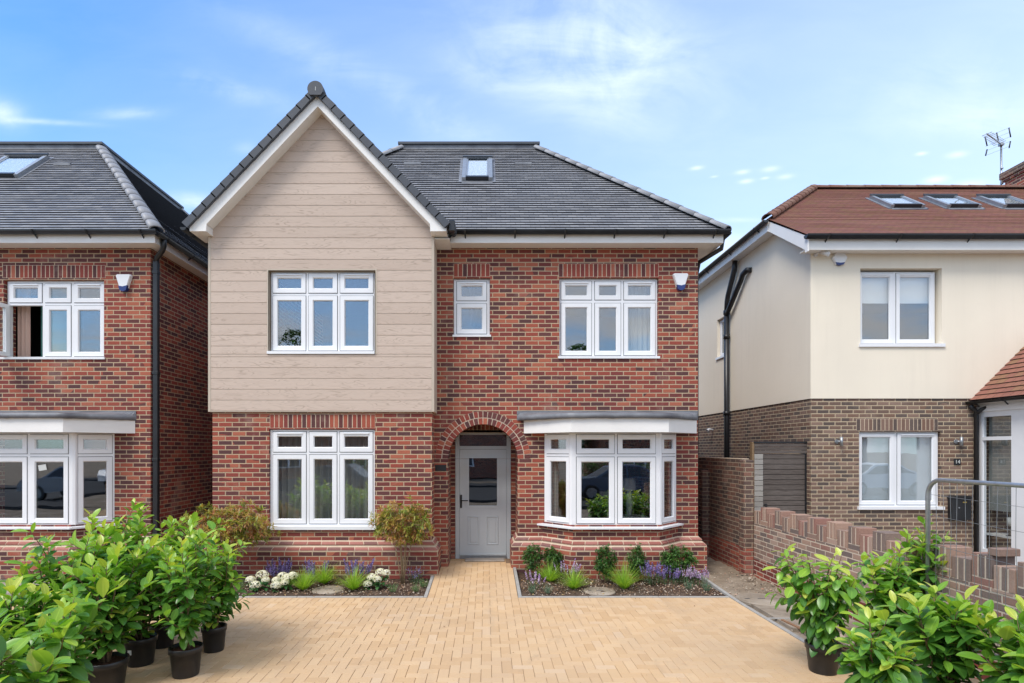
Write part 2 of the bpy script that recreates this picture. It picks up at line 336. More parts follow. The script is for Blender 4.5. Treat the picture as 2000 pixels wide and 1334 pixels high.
# ------------------------------------------------------------------ mesh builder
class MB:
    def __init__(s, T=None): s.v = []; s.f = []; s.uv = []; s.mi = []; s.t = []; s.T = T; s.sm = []
    def poly(s, pts, m=0, t=None, uv=None, smooth=False, raw=False):
        if s.T and not raw: pts = [s.T(Vector(p)) for p in pts]
        else: pts = [Vector(p) for p in pts]
        i = len(s.v); s.v += pts; s.f.append(list(range(i, i + len(pts))))
        if uv is None:
            n = (pts[1] - pts[0]).cross(pts[2] - pts[0])
            if len(pts) > 3 and n.length < 1e-9: n = (pts[2] - pts[0]).cross(pts[3] - pts[0])
            if n.length > 1e-12: n.normalize()
            if abs(n.z) > .8: uv = [(p.x, p.y) for p in pts]
            else:
                tt = Vector((0, 0, 1)).cross(n); tt.normalize() if tt.length else None
                sz = math.sqrt(max(1e-6, 1 - n.z * n.z))
                uv = [(p.dot(tt), p.z) for p in pts]
        s.uv.append(uv); s.mi.append(m); s.t.append(rnd.random() if t is None else t); s.sm.append(smooth)
    def box(s, x0, x1, y0, y1, z0, z1, m=0, t=None, skip=''):
        if t is None: t = rnd.random()
        a = (x0, y0, z0); b = (x1, y0, z0); c = (x1, y1, z0); d = (x0, y1, z0)
        e = (x0, y0, z1); f = (x1, y0, z1); g = (x1, y1, z1); h = (x0, y1, z1)
        for k, q in (('f', (a, b, f, e)), ('r', (b, c, g, f)), ('b', (c, d, h, g)), ('l', (d, a, e, h)), ('t', (e, f, g, h)), ('u', (d, c, b, a))):
            if k not in skip: s.poly(q, m, t)
    def cbox(s, x0, x1, y0, y1, z0, z1, c=.004, m=0, t=None):
        """box with chamfered vertical and top/bottom front edges: outline eased by c"""
        if t is None: t = rnd.random()
        def ring(z, k): return [(x0 + k, y0, z), (x1 - k, y0, z), (x1, y0 + k, z), (x1, y1 - k, z), (x1 - k, y1, z), (x0 + k, y1, z), (x0, y1 - k, z), (x0, y0 + k, z)]
        def ring2(z): return [(x0 + c, y0 + c, z), (x1 - c, y0 + c, z), (x1 - c, y0 + c, z), (x1 - c, y1 - c, z), (x1 - c, y1 - c, z), (x0 + c, y1 - c, z), (x0 + c, y1 - c, z), (x0 + c, y0 + c, z)]
        A, B = ring(z0 + c, c), ring(z1 - c, c); C, D = ring2(z0), ring2(z1)
        for i in range(8):
            j = (i + 1) % 8
            s.poly((A[i], A[j], B[j], B[i]), m, t)
            if i % 2 == 0: s.poly((B[i], B[j], D[j], D[i]), m, t); s.poly((C[i], C[j], A[j], A[i]), m, t)
            else: s.poly((B[i], B[j], D[i]), m, t); s.poly((C[i], A[j], A[i]), m, t)
        s.poly((D[0], D[1], D[3], D[5]), m, t); s.poly((C[5], C[3], C[1], C[0]), m, t)
    def prism(s, poly, y0, y1, m=0, t=None):
        """polygon in (x,z), counter-clockwise seen from -Y, extruded along Y"""
        if t is None: t = rnd.random()
        s.poly([(x, y0, z) for x, z in poly], m, t); s.poly([(x, y1, z) for x, z in reversed(poly)], m, t)
        n = len(poly)
        for i in range(n):
            (a, b), (c, d) = poly[i], poly[(i + 1) % n]
            s.poly([(a, y1, b), (c, y1, d), (c, y0, d), (a, y0, b)], m, t)
    def slab(s, poly, z0, z1, m=0, t=None):
        if t is None: t = rnd.random()
        s.poly([(x, y, z1) for x, y in poly], m, t); s.poly([(x, y, z0) for x, y in reversed(poly)], m, t)
        n = len(poly)
        for i in range(n):
            (a, b), (c, d) = poly[i], poly[(i + 1) % n]
            s.poly([(a, b, z0), (c, d, z0), (c, d, z1), (a, b, z1)], m, t)
    def tube(s, pts, r, n=10, m=0, t=None, cap=True, smooth=True, squash=None):
        pts = [Vector(p) for p in pts]; rs = r if hasattr(r, '__len__') else [r] * len(pts)
        if t is None: t = rnd.random()
        rings = []; up = None
        for i, p in enumerate(pts):
            d = (pts[min(i + 1, len(pts) - 1)] - pts[max(i - 1, 0)])
            d = d.normalized() if d.length > 1e-9 else Vector((0, 0, 1))
            if up is None: up = d.orthogonal().normalized()
            up = (up - d * up.dot(d)); up = up.normalized() if up.length > 1e-6 else d.orthogonal().normalized()
            sd_ = d.cross(up)
            rings.append([p + (up * math.cos(a) + sd_ * math.sin(a)) * rs[i] for a in [2 * math.pi * k / n for k in range(n)]])
        for A, B in zip(rings, rings[1:]):
            for k in range(n): s.poly((A[k], A[(k + 1) % n], B[(k + 1) % n], B[k]), m, t, smooth=smooth)
        if cap: s.poly(list(reversed(rings[0])), m, t); s.poly(rings[-1], m, t)
    def lathe(s, prof, c=(0, 0, 0), n=28, m=0, t=None, smooth=True, ys=1.0):
        if t is None: t = rnd.random()
        c = Vector(c); R_ = [[c + Vector((r * math.cos(2 * math.pi * k / n), r * ys * math.sin(2 * math.pi * k / n), z)) for k in range(n)] for r, z in prof]
        for A, B in zip(R_, R_[1:]):
            for k in range(n):
                q = [A[k], A[(k + 1) % n], B[(k + 1) % n], B[k]]
                s.poly(q, m, t, smooth=smooth)
    def build(s, name, mats, parent=None, origin=None):
        me = bpy.data.meshes.new(name)
        if origin is None:
            o_ = parent
            while o_ is not None and o_.parent is not None: o_ = o_.parent
            origin = Vector(o_.location) if o_ is not None else Vector((0, 0, 0))
        else: origin = Vector(origin)
        me.from_pydata([tuple(p - origin) for p in s.v], [], s.f)
        ul = me.uv_layers.new(name='UVMap'); flat = [c for face in s.uv for p in face for c in p]
        ul.data.foreach_set('uv', flat)
        at = me.attributes.new('tint', 'FLOAT', 'FACE'); at.data.foreach_set('value', s.t)
        if not isinstance(mats, (list, tuple)): mats = [mats]
        for q in mats: me.materials.append(M[q] if isinstance(q, str) else q)
        me.polygons.foreach_set('material_index', s.mi); me.polygons.foreach_set('use_smooth', s.sm)
        if any(s.sm):
            import bmesh
            bm = bmesh.new(); bm.from_mesh(me); bmesh.ops.remove_doubles(bm, verts=bm.verts, dist=1e-5); bm.to_mesh(me); bm.free()
        me.update()
        ob = bpy.data.objects.new(name, me); COL.objects.link(ob)
        if parent is not None: ob.parent = parent
        else: ob.location = origin
        return ob
def tag(o, label, cat, group=None, kind=None):
    if label: o['label'] = label
    if cat: o['category'] = cat
    if group: o['group'] = group
    if kind: o['kind'] = kind
    return o
def thing(name, loc, label, cat, group=None):
    o = bpy.data.objects.new(name, None); o.empty_display_size = .2; COL.objects.link(o); o.location = loc
    return tag(o, label, cat, group)
def structure(o, kind='structure'): o['kind'] = kind; return o
def copy_tree(o, parent=None):
    c = o.copy(); COL.objects.link(c)
    if parent is not None: c.parent = parent
    for ch in [x for x in bpy.data.objects if x.parent == o]: copy_tree(ch, c)
    return c

def wall(mb, x0, x1, z0, z1, y, th, holes=(), m=0, T=None):
    """wall in the XZ plane, outer face at y (facing -Y), with rectangular holes; T maps to world"""
    old = mb.T; mb.T = T
    xs = sorted({x0, x1, *[h[0] for h in holes], *[h[1] for h in holes]}); zs = sorted({z0, z1, *[h[2] for h in holes], *[h[3] for h in holes]})
    xs = [x for x in xs if x0 <= x <= x1]; zs = [z for z in zs if z0 <= z <= z1]
    def inh(x, z): return any(h[0] < x < h[1] and h[2] < z < h[3] for h in holes)
    for a, b in zip(xs, xs[1:]):
        for c, d in zip(zs, zs[1:]):
            if inh((a + b) / 2, (c + d) / 2): continue
            mb.poly([(a, y, c), (b, y, c), (b, y, d), (a, y, d)], m); mb.poly([(b, y + th, c), (a, y + th, c), (a, y + th, d), (b, y + th, d)], m)
    for (a, b, c, d) in holes:
        mb.poly([(a, y, c), (a, y, d), (a, y + th, d), (a, y + th, c)], m); mb.poly([(b, y + th, c), (b, y + th, d), (b, y, d), (b, y, c)], m)
        if d < z1: mb.poly([(a, y, d), (b, y, d), (b, y + th, d), (a, y + th, d)], m)
        if c > z0: mb.poly([(a, y + th, c), (b, y + th, c), (b, y, c), (a, y, c)], m)
    mb.poly([(x0, y + th, z0), (x0, y, z0), (x0, y, z1), (x0, y + th, z1)], m); mb.poly([(x1, y, z0), (x1, y + th, z0), (x1, y + th, z1), (x1, y, z1)], m)
    mb.T = old

def window(parent, o, d, cols, rows, W, H, vents=(), sashw=.068, sill=None, skip_sash=(), blind=None, name='window', depth=.07):
    """o: lower-left outer corner of the frame (its outer face), d: unit 2D direction along it, cols/rows: sash spans within W x H"""
    o = Vector(o); dx_, dy_ = d; nx, ny = dy_, -dx_          # outward normal for d=(1,0) is (0,-1)
    def Tm(p): return o + Vector((dx_ * p.x + nx * -p.y, dy_ * p.x + ny * -p.y, p.z))
    fr = MB(Tm)
    us = [0] + [u for c in cols for u in c] + [W]; zs = [0] + sorted(z for r in rows for z in r) + [H]
    g = .009
    for i in range(0, len(us), 2): fr.box(us[i], us[i + 1], 0, depth, 0, H)
    for j in range(0, len(zs), 2):
        for (a, b) in cols: fr.box(a, b, 0, depth, zs[j], zs[j + 1], skip='lr')
    f = fr.build(name, 'upvc', parent)
    gl = MB(Tm)
    for ci, (a, b) in enumerate(cols):
        for ri, (c, e) in enumerate(rows):
            if (ci, ri) in skip_sash: continue
            s = MB(Tm); A, B, C_, E = a + g, b - g, c + g, e - g; k = sashw
            for (x0, x1, z0, z1) in ((A, A + k, C_, E), (B - k, B, C_, E), (A + k, B - k, C_, C_ + k), (A + k, B - k, E - k, E)):
                s.box(x0, x1, -.012, .045, z0, z1)
            # bevelled glazing bead
            q = .014; i0, i1, k0, k1 = A + k, B - k, C_ + k, E - k
            y0, y1 = -.012, .010
            O = [(i0, y0, k0), (i1, y0, k0), (i1, y0, k1), (i0, y0, k1)]; I = [(i0 + q, y1, k0 + q), (i1 - q, y1, k0 + q), (i1 - q, y1, k1 - q), (i0 + q, y1, k1 - q)]
            for n_ in range(4): s.poly((O[n_], O[(n_ + 1) % 4], I[(n_ + 1) % 4], I[n_]))
            # seal round the sash
            for (x0, x1, z0, z1) in ((a, A, c, e), (B, b, c, e), (A, B, c, C_), (A, B, E, e)): s.box(x0, x1, .001, .05, z0, z1, m=1)
            if (ci, ri) in vents:
                s.box(A + k * .9, B - k * .9, -.030, -.0121, E - .034, E - .016)
            s.build('casement', ['upvc', 'seal'], f)
            gl.box(i0 + q, i1 - q, .012, .030, k0 + q, k1 - q)
    gl.build('glass', 'glass', f)
    if sill:
        sm = MB(Tm); a, b, z0, z1, pr = sill
        sm.prism([(0, 0)] * 0 or [(a, z0), (b, z0), (b, z1), (a, z1)], -pr, .02)
        sm.build('sill', 'upvc', f)
    if blind:
        bm_ = MB(Tm)
        for (ci, ri, z0, mt) in blind:
            a, b = cols[ci]; c, e = rows[ri]
            bm_.box(a + .03, b - .03, .10, .104, z0, e - .02)
        bm_.build('roller_blind_or_reflection', blind[0][3], f)
    return f

def px_window(parent, Y, L, Rr, top, bot, cols, rows, **k):
    """frame outline and sash spans given as photo pixels lying in the plane Y"""
    x0 = PX(L, Y); z0 = PZ(bot, Y); s = Y / F
    return window(parent, (x0, Y, z0), (1, 0), [((a - L) * s, (b - L) * s) for a, b in cols], [((bot - b) * s, (bot - a) * s) for a, b in rows], (Rr - L) * s, (bot - top) * s, **k)

def roof_slope(mb, A, B, C_, D, gauge=.1, thick=.021, m=0, me=1, lip=.012):
    """tiled slope A-B eave (left,right seen from outside), C-D top (right,left): saw-tooth courses"""
    A, B, C_, D = map(Vector, (A, B, C_, D))
    e = (B - A).normalized(); n = e.cross((D - A)); n.normalize()
    up = n.cross(e); L = (D - A).dot(up); N = max(1, round(L / gauge))
    r2 = random.Random(int(abs(A.x) * 100 + abs(A.y) * 10))
    for i in range(N):
        t0, t1 = i / N, (i + 1) / N
        l0, l1 = A.lerp(D, t0), A.lerp(D, t1); r0, r1 = B.lerp(C_, t0), B.lerp(C_, t1)
        k = thick; u0, u1 = l0.dot(e), r0.dot(e)
        seg = max(1, int((r0 - l0).length / .9)); 
        js = [0.0] + [r2.uniform(-.0025, .0025) for _ in range(seg - 1)] + [0.0]
        def pt(a, b, s_, off): return a.lerp(b, s_) + n * off
        for q in range(seg):
            s0, s1 = q / seg, (q + 1) / seg; j0, j1 = js[q], js[q + 1]
            a0, b0 = pt(l0, r0, s0, k + j0), pt(l0, r0, s1, k + j1)
            a1, b1 = pt(l1, r1, s0, lip * .2), pt(l1, r1, s1, lip * .2)
            mb.poly((a0, b0, b1, a1), m, .5, [(a0.dot(e), i + .05), (b0.dot(e), i + .05), (b1.dot(e), i + .95), (a1.dot(e), i + .95)])
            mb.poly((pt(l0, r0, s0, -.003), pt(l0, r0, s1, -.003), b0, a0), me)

def hip_tiles(mb, a, b, r=.11, seg=.32, m=0, over=.02, flat=.55):
    """overlapping rounded hip/ridge tiles from a (low) to b"""
    a, b = Vector(a), Vector(b); d = (b - a); L = d.length; d.normalize(); N = max(1, round(L / seg))
    side = d.cross(Vector((0, 0, 1))).normalized(); up = side.cross(d).normalized()
    K = 8
    for i in range(N):
        t0, t1 = L * i / N - over, L * (i + 1) / N
        r0, r1 = r * 1.06, r * .94
        def ring(t, rr, inn=1.0):
            return [a + d * t + side * (rr * inn * math.cos(ang)) + up * (rr * inn * math.sin(ang) * flat + (rr * .0)) for ang in [math.pi * (1.08 - 1.16 * k / K) for k in range(K + 1)]]
        A, B = ring(t0, r0), ring(t1, r1); C2 = ring(t0, r0, .80)
        tt = rnd.random()
        for k in range(K):
            mb.poly((A[k], B[k], B[k + 1], A[k + 1]), m, tt, smooth=True)
            mb.poly((C2[k], A[k], A[k + 1], C2[k + 1]), m, tt)

def gutter(mb, a, b, r=.058, bracket=.9, out=Vector((0, -1, 0))):
    a, b = Vector(a), Vector(b); d = (b - a); L = d.length; d.normalize(); up = Vector((0, 0, 1)); K = 8
    def ring(p, rr): return [p + out * (rr * math.cos(t)) + up * (rr * math.sin(t)) for t in [math.pi * (1 + k / K) for k in range(K + 1)]]
    A, B = ring(a, r), ring(b, r); A2, B2 = ring(a, r * .88), ring(b, r * .88)
    for k in range(K):
        mb.poly((A[k], B[k], B[k + 1], A[k + 1]), 0, smooth=True); mb.poly((A2[k + 1], B2[k + 1], B2[k], A2[k]), 0, smooth=True)
    for P_, Q in ((A, A2), (B, B2)):
        for k in range(K): mb.poly((P_[k], P_[k + 1], Q[k + 1], Q[k]), 0)
        mb.poly([Vector(p) for p in P_], 0)
    for r_, s_ in ((A, B), ):
        mb.poly((A[0], A2[0], B2[0], B[0])); mb.poly((A[-1], B[-1], B2[-1], A2[-1]))
    n = max(1, int(L / bracket))
    for i in range(n + 1):
        p = a + d * (L * (i + .3) / (n + .6)); w_ = .014
        q = [ring(p - d * w_, r * 1.08), ring(p + d * w_, r * 1.08)]
        for k in range(K): mb.poly((q[0][k], q[1][k], q[1][k + 1], q[0][k + 1]), 0)
        for e in range(2):
            Q = q[e]; 
            for k in range(K): mb.poly((Q[k], Q[k + 1], p + (d * w_ if e else d * -w_)), 0)
        mb.tube([p - out * r * .2 - up * r * .9, p - out * (r + .02) - up * (r + .055)], .012, 6)

def soldiers(parent, name, x0, x1, z0, z1, y, mat_='unit', mort='mortar', depth=.10, proud=.003, n=None):
    mb = MB(); N = n or max(1, round((x1 - x0) / .075)); st = (x1 - x0) / N
    mb.box(x0, x1, y - .0015, y + depth, z0, z1, m=1)
    for i in range(N): mb.cbox(x0 + i * st + .0065, x0 + (i + 1) * st - .0065, y - proud - rnd.random() * .002, y + .02, z0 + .005, z1 - .005, .002)
    return mb.build(name, [mat_, mort], parent)

GY, MY = 9.25, 9.71
CY = GY - .045
# ================================================================== MAIN HOUSE
house = thing('brick_house', (-.4, MY, 0), 'middle red brick house with a beige clad gable, grey front door and dark tiled roof', 'house')

def bay_poly(cx0, cx1, t, off=0.0, y=MY):
    k = off * math.tan(R(22.5))
    return [(cx0 - t - off * math.sqrt(2) - 0, y), (cx0 - k, y - t - off), (cx1 + k, y - t - off), (cx1 + t + off * math.sqrt(2), y)]
def bay(parent, cx0, cx1, t=.45):
    # brick base
    pass

def build_walls_main():
    mb = MB()
    gx0, gx1, mx1 = -4.49, -.895, 3.64
    zt = 5.6
    # gable ground floor
    wl = (PX(527.4, GY + .04), PX(733, GY + .04), PZ(1034, GY + .04), PZ(838.5, GY + .04))
    wall(mb, gx0, gx1, 0, 2.73, GY, .3, [wl])
    mb.box(gx1 - .3, gx1, GY + .3, MY + .3, 0, 2.73, skip='f')
    # upper right main wall with its openings
    su = (PX(886, MY + .07), PX(957, MY + .07), PZ(658, MY + .07), PZ(545.5, MY + .07))
    ru = (PX(1091.5, MY + .07), PX(1284, MY + .07), PZ(701, MY + .07), PZ(545, MY + .07))
    archhole = (-.879, .759, 1.938, 2.757); doorhole = (-.657, .537, -.05, 1.938)
    bayhole = (1.15, 3.12, .86, 2.40)
    wall(mb, gx1 - .1, mx1, 0, zt, MY, .25, [su, ru, archhole, doorhole, bayhole])
    # spandrels round the arch
    cx, cz, ro = -.06, 1.938, .819; N = 24
    for i in range(N):
        a0, a1 = math.pi * i / N, math.pi * (i + 1) / N
        p0 = (cx + ro * math.cos(a0), cz + ro * math.sin(a0)); p1 = (cx + ro * math.cos(a1), cz + ro * math.sin(a1))
        mb.poly([(p0[0], MY, p0[1]), (p0[0], MY, cz + ro), (p1[0], MY, cz + ro), (p1[0], MY, p1[1])][::-1] if p0[0] < p1[0] else [(p1[0], MY, p1[1]), (p0[0], MY, p0[1]), (p0[0], MY, cz + ro), (p1[0], MY, cz + ro)])
    # side and back walls
    mb.box(mx1 - .3, mx1, MY + .25, 18, 0, zt, skip='f')
    mb.box(gx0, gx0 + .3, GY + .3, 18, 0, zt + .1, skip='f')
    mb.box(gx0, mx1, 18, 18.3, 0, zt)
    mb.build('wall', 'brick', house)
build_walls_main()

# recessed entrance lobby
mb = MB()
mb.box(-.757, -.657, MY + .25, 10.45, 0, 2.7, skip='f'); mb.box(.537, .637, MY + .25, 10.45, 0, 2.7, skip='f')
wall(mb, -.657, .537, 0, 2.7, 10.45, .2, [(-.581, .457, .02, 2.42)])
mb.box(-.757, .637, MY + .25, 10.65, 2.7, 2.75)
mb.build('entrance_recess', 'brick', house)
soldiers(house, 'door_lintel', -.62, .50, 2.46, 2.66, 10.45)
# arch rings
mb = MB(); cx, cz = -.06, 1.938
def ringpoly(r0, r1, a0, a1, y0, y1, m, t=None):
    P_ = [(cx + r * math.cos(a), cz + r * math.sin(a)) for r, a in ((r0, a0), (r1, a0), (r1, a1), (r0, a1))]
    mb.prism(P_, y0, y1, m, t)
NA = 36
for i in range(NA): ringpoly(.597 + .004, .819, math.pi * i / NA, math.pi * (i + 1) / NA, MY + .001, MY + .248, 1, .5)
for (r0, r1, n) in ((.598, .700, 26), (.716, .816, 30)):
    for i in range(n):
        a0, a1 = math.pi * i / n, math.pi * (i + 1) / n; g = .0072 / ((r0 + r1) / 2)
        ringpoly(r0, r1, a0 + g, a1 - g, MY - .004 - rnd.random() * .002, MY + .23, 0)
mb.build('door_arch', ['unit', 'mortar_pale'], house)
mb = MB(); mb.cbox(PX(850, MY), PX(871.5, MY), MY - .012, MY + .01, PZ(920, MY), PZ(908, MY), .003); mb.build('utility_cover', 'black', house)

# front door
dY = 10.47
mb = MB()
fx0, fx1 = -.575, .451
mb.box(fx0, fx0 + .075, dY, dY + .08, .06, 2.405); mb.box(fx1 - .075, fx1, dY, dY + .08, .06, 2.405)
mb.box(fx0 + .075, fx1 - .075, dY, dY + .08, 2.375, 2.405); mb.box(fx0 + .075, fx1 - .075, dY, dY + .08, 2.105, 2.165)
mb.box(fx0 + .075, fx1 - .075, dY - .02, dY + .08, .06, .125, m=1)
mb.box(fx0 - .02, fx1 + .02, dY - .02, dY + .05, 2.407, 2.47, m=2)
door = mb.build('front_door', ['grey_door', 'steel', 'cream_trim'], house)
mb = MB(); lx0, lx1, lz0, lz1 = fx0 + .079, fx1 - .079, .13, 2.10
s10 = dY / F
def dp(x, y): return (820 + x / 3.335 - 950) * s10, CAMH + (878 - (780 + y / 3.335)) * s10
gx0_, gz1_ = dp(320, 383); gx1_, gz0_ = dp(503, 692)
wall(mb, lx0, lx1, lz0, lz1, dY + .012, .045, [(gx0_, gx1_, gz0_, gz1_)])
def raised(mb, x0, x1, z0, z1, y, w=.018, h=.010):
    mb_ = [(x0, y, z0), (x1, y, z0), (x1, y, z1), (x0, y, z1)]
    def ins(k, yy): return [(x0 + k, yy, z0 + k), (x1 - k, yy, z0 + k), (x1 - k, yy, z1 - k), (x0 + k, yy, z1 - k)]
    R_ = [ins(0, y), ins(w * .5, y - h), ins(w, y - h), ins(w * 1.5, y - .001)]
    for A, B in zip(R_, R_[1:]):
        for k in range(4): mb.poly((A[k], A[(k + 1) % 4], B[(k + 1) % 4], B[k]))
    return R_[-1]
for (a, b, c, d_) in ((312, 387, 762, 948), (435, 512, 762, 948)):
    x0, z1 = dp(a, c); x1, z0 = dp(b, d_); raised(mb, x0, x1, z0, z1, dY + .011); mb.cbox(x0 + .05, x1 - .05, dY + .004, dY + .013, z0 + .05, z1 - .05, .004)
x0, z1 = dp(303, 372); x1, z0 = dp(520, 710)
for (a, b, c, e) in ((x0, gx0_, z0, z1), (gx1_, x1, z0, z1), (gx0_, gx1_, z0, gz0_), (gx0_, gx1_, gz1_, z1)): mb.box(a, b, dY - .004, dY + .011, c, e)
mb.box(lx0 + .01, lx1 - .01, dY - .012, dY + .011, .135, .165)
mb.build('door_leaf', 'grey_door', door)
mb = MB(); mb.box(gx0_, gx1_, dY + .02, dY + .03, gz0_, gz1_); mb.build('glass', 'glass', door); mb = MB(); mb.box(fx0 + .075, fx1 - .075, dY + .03, dY + .04, 2.165, 2.375); mb.build('fanlight_glass', 'glass', door)
mb = MB(); hx, hz1 = dp(262, 622); hx2, hz0 = dp(275, 708); mb.cbox(hx, hx2, dY - .004, dY + .012, hz0, hz1, .005)
lxx, lz = dp(268, 658); mb.tube([(lxx, dY, lz), (lxx, dY - .05, lz), (lxx + .02, dY - .055, lz), (dp(315, 0)[0], dY - .055, lz)], .010, 8)
mb.build('door_handle', 'black', door)

# cladding
zb = 2.727; PB = .1766; cl0, cl1 = -4.54, -.85; gcx = -2.715; 
apz = PZ(205, 9.205) ; 
Yv = 9.0
innerL = (PX(404, Yv), PZ(438, Yv)); innerA = (PX(622, Yv), PZ(207, Yv)); innerR = (PX(840, Yv), PZ(438, Yv))
def xlim(z):
    # inner line of the barge boards
    k = (innerA[1] - innerL[1]) / (innerA[0] - innerL[0])
    h = (innerA[1] + .03 - z) / k
    return max(cl0 + .045, innerA[0] - h), min(cl1 - .045, innerA[0] + h)
mb = MB()
hole = (PX(524, CY), PX(733.5, CY), PZ(692, CY), PZ(528, CY))
def board(x0a, x1a, x0b, x1b, z0, z1, t, ou):
    g = .0035; c = .0035
    P_ = [(x0a, z0 + g), (x1a, z0 + g), (x1b, z1 - g), (x0b, z1 - g)]
    Q = [(x0a, z0 + g + c), (x1a, z0 + g + c), (x1b, z1 - g - c), (x0b, z1 - g - c)]
    mb.poly([(x, CY, z) for x, z in Q], 0, t, [(x + ou, z + ou) for x, z in Q])
    for i in (0, 2):
        j = (i + 1) % 4
        mb.poly([(P_[i][0], CY + .006, P_[i][1]), (P_[j][0], CY + .006, P_[j][1]), (Q[j][0], CY, Q[j][1]), (Q[i][0], CY, Q[i][1])], 0, t)
i = 0
while zb + i * PB < innerA[1]:
    z0, z1 = zb + i * PB, zb + (i + 1) * PB; t = rnd.random(); ou = rnd.uniform(0, 40)
    a0, a1 = xlim(z0); b0, b1 = xlim(z1)
    if b1 < b0: b0 = b1 = innerA[0]
    if z1 < hole[2] or z0 > hole[3] - .01: board(a0, a1, b0, b1, z0, z1, t, ou)
    else:
        if z0 < hole[2] - .01: board(a0, a1, a0, a1, z0, hole[2], t, ou); z0 = hole[2]
        zz = min(z1, hole[3]); board(a0, hole[0], b0, hole[0], z0, zz, t, ou); board(hole[1], a1, hole[1], b1, z0, zz, t, ou)
    i += 1
# backing sheet with the window hole
back = [(a, b) for a, b in ((cl0 + .045, hole[0]), (hole[1], cl1 - .045))]
zt_ = innerL[1] + .12
for a, b in back: mb.box(a, b, CY + .006, CY + .04, zb + .003, zt_, m=1)
mb.box(hole[0], hole[1], CY + .006, CY + .04, zb + .003, hole[2], m=1); mb.box(hole[0], hole[1], CY + .006, CY + .04, hole[3], zt_, m=1)
mb.prism([(cl0 + .05, zt_), (cl1 - .05, zt_), (innerA[0], innerA[1] + .1)], CY + .006, CY + .04, m=1)
mb.build('cladding', ['clad', 'cream_trim'], house)
mb = MB()   # corner trims, soffit return and reveals
ztr = PZ(452, CY) + .03
mb.cbox(cl0, cl0 + .044, CY - .004, CY + .3, zb - .012, ztr, .003); mb.cbox(cl1 - .044, cl1, CY - .004, MY - .002, zb - .012, ztr, .003)
mb.box(cl0 + .045, cl1 - .045, CY - .002, CY + .04, zb - .012, zb)
mb.box(cl0 + .05, cl1 - .05, CY + .04, GY + .0, zb - .004, zb + .01)
hx0, hx1, hz0_, hz1_ = hole
mb.box(hx0 - .022, hx0, CY - .006, GY + .12, hz0_, hz1_ + .022); mb.box(hx1, hx1 + .022, CY - .006, GY + .12, hz0_, hz1_ + .022); mb.box(hx0, hx1, CY - .006, GY + .12, hz1_, hz1_ + .022)
mb.build('cladding_trim', 'cream_trim', house)
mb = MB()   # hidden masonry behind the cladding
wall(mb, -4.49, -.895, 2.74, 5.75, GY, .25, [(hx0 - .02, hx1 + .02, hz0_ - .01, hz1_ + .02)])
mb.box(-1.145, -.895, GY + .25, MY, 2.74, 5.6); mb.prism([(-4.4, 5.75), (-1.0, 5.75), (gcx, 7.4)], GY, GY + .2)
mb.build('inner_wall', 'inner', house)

# windows of the main house
s_ = dict(sashw=.066)
gW = GY + .03
px_window(house, gW, 530, 731.3, 532, 687.5, [(532.4, 598.3), (602.2, 659.8), (663.6, 729.8)], [(533.4, 573.3), (577.3, 685.8)], vents=((0, 0), (2, 0)),
          sill=(-.04, (733.5 - 530) * gW / F, -.045, .0, .095), **s_)
gW = GY + .04
px_window(house, gW, 528, 732.5, 839.5, 1027, [(532.8, 599), (603.6, 658.9), (663, 729.2)], [(842.4, 883.6), (887.3, 1023.6)], vents=((0, 0), (2, 0)),
          sill=(-.02, (733.5 - 527.4) * gW / F + .02, -.055, .0, .085), **s_)
mW = MY + .06
px_window(house, mW, 886.6, 956.5, 546, 655.5, [(891.4, 951.2)], [(549.4, 588.2), (592.6, 652.9)], vents=((0, 0),), sill=(-.02, 70 * mW / F + .02, -.035, .0, .085), **s_)
px_window(house, mW, 1092, 1283.5, 545.5, 697, [(1095, 1156), (1160.8, 1213), (1217.5, 1280.4)], [(548.7, 586.6), (591.5, 695)], vents=((0, 0), (2, 0)), sill=(-.025, 192 * mW / F + .02, -.04, .0, .085), **s_)
soldiers(house, 'lintel', PX(527, GY), PX(733, GY), PZ(836, GY), PZ(809.5, GY), GY)
soldiers(house, 'lintel', PX(886, MY), PX(957, MY), PZ(540.5, MY), PZ(515, MY), MY, n=8)
soldiers(house, 'lintel', PX(1091, MY), PX(1286.5, MY), PZ(541, MY), PZ(515, MY), MY)

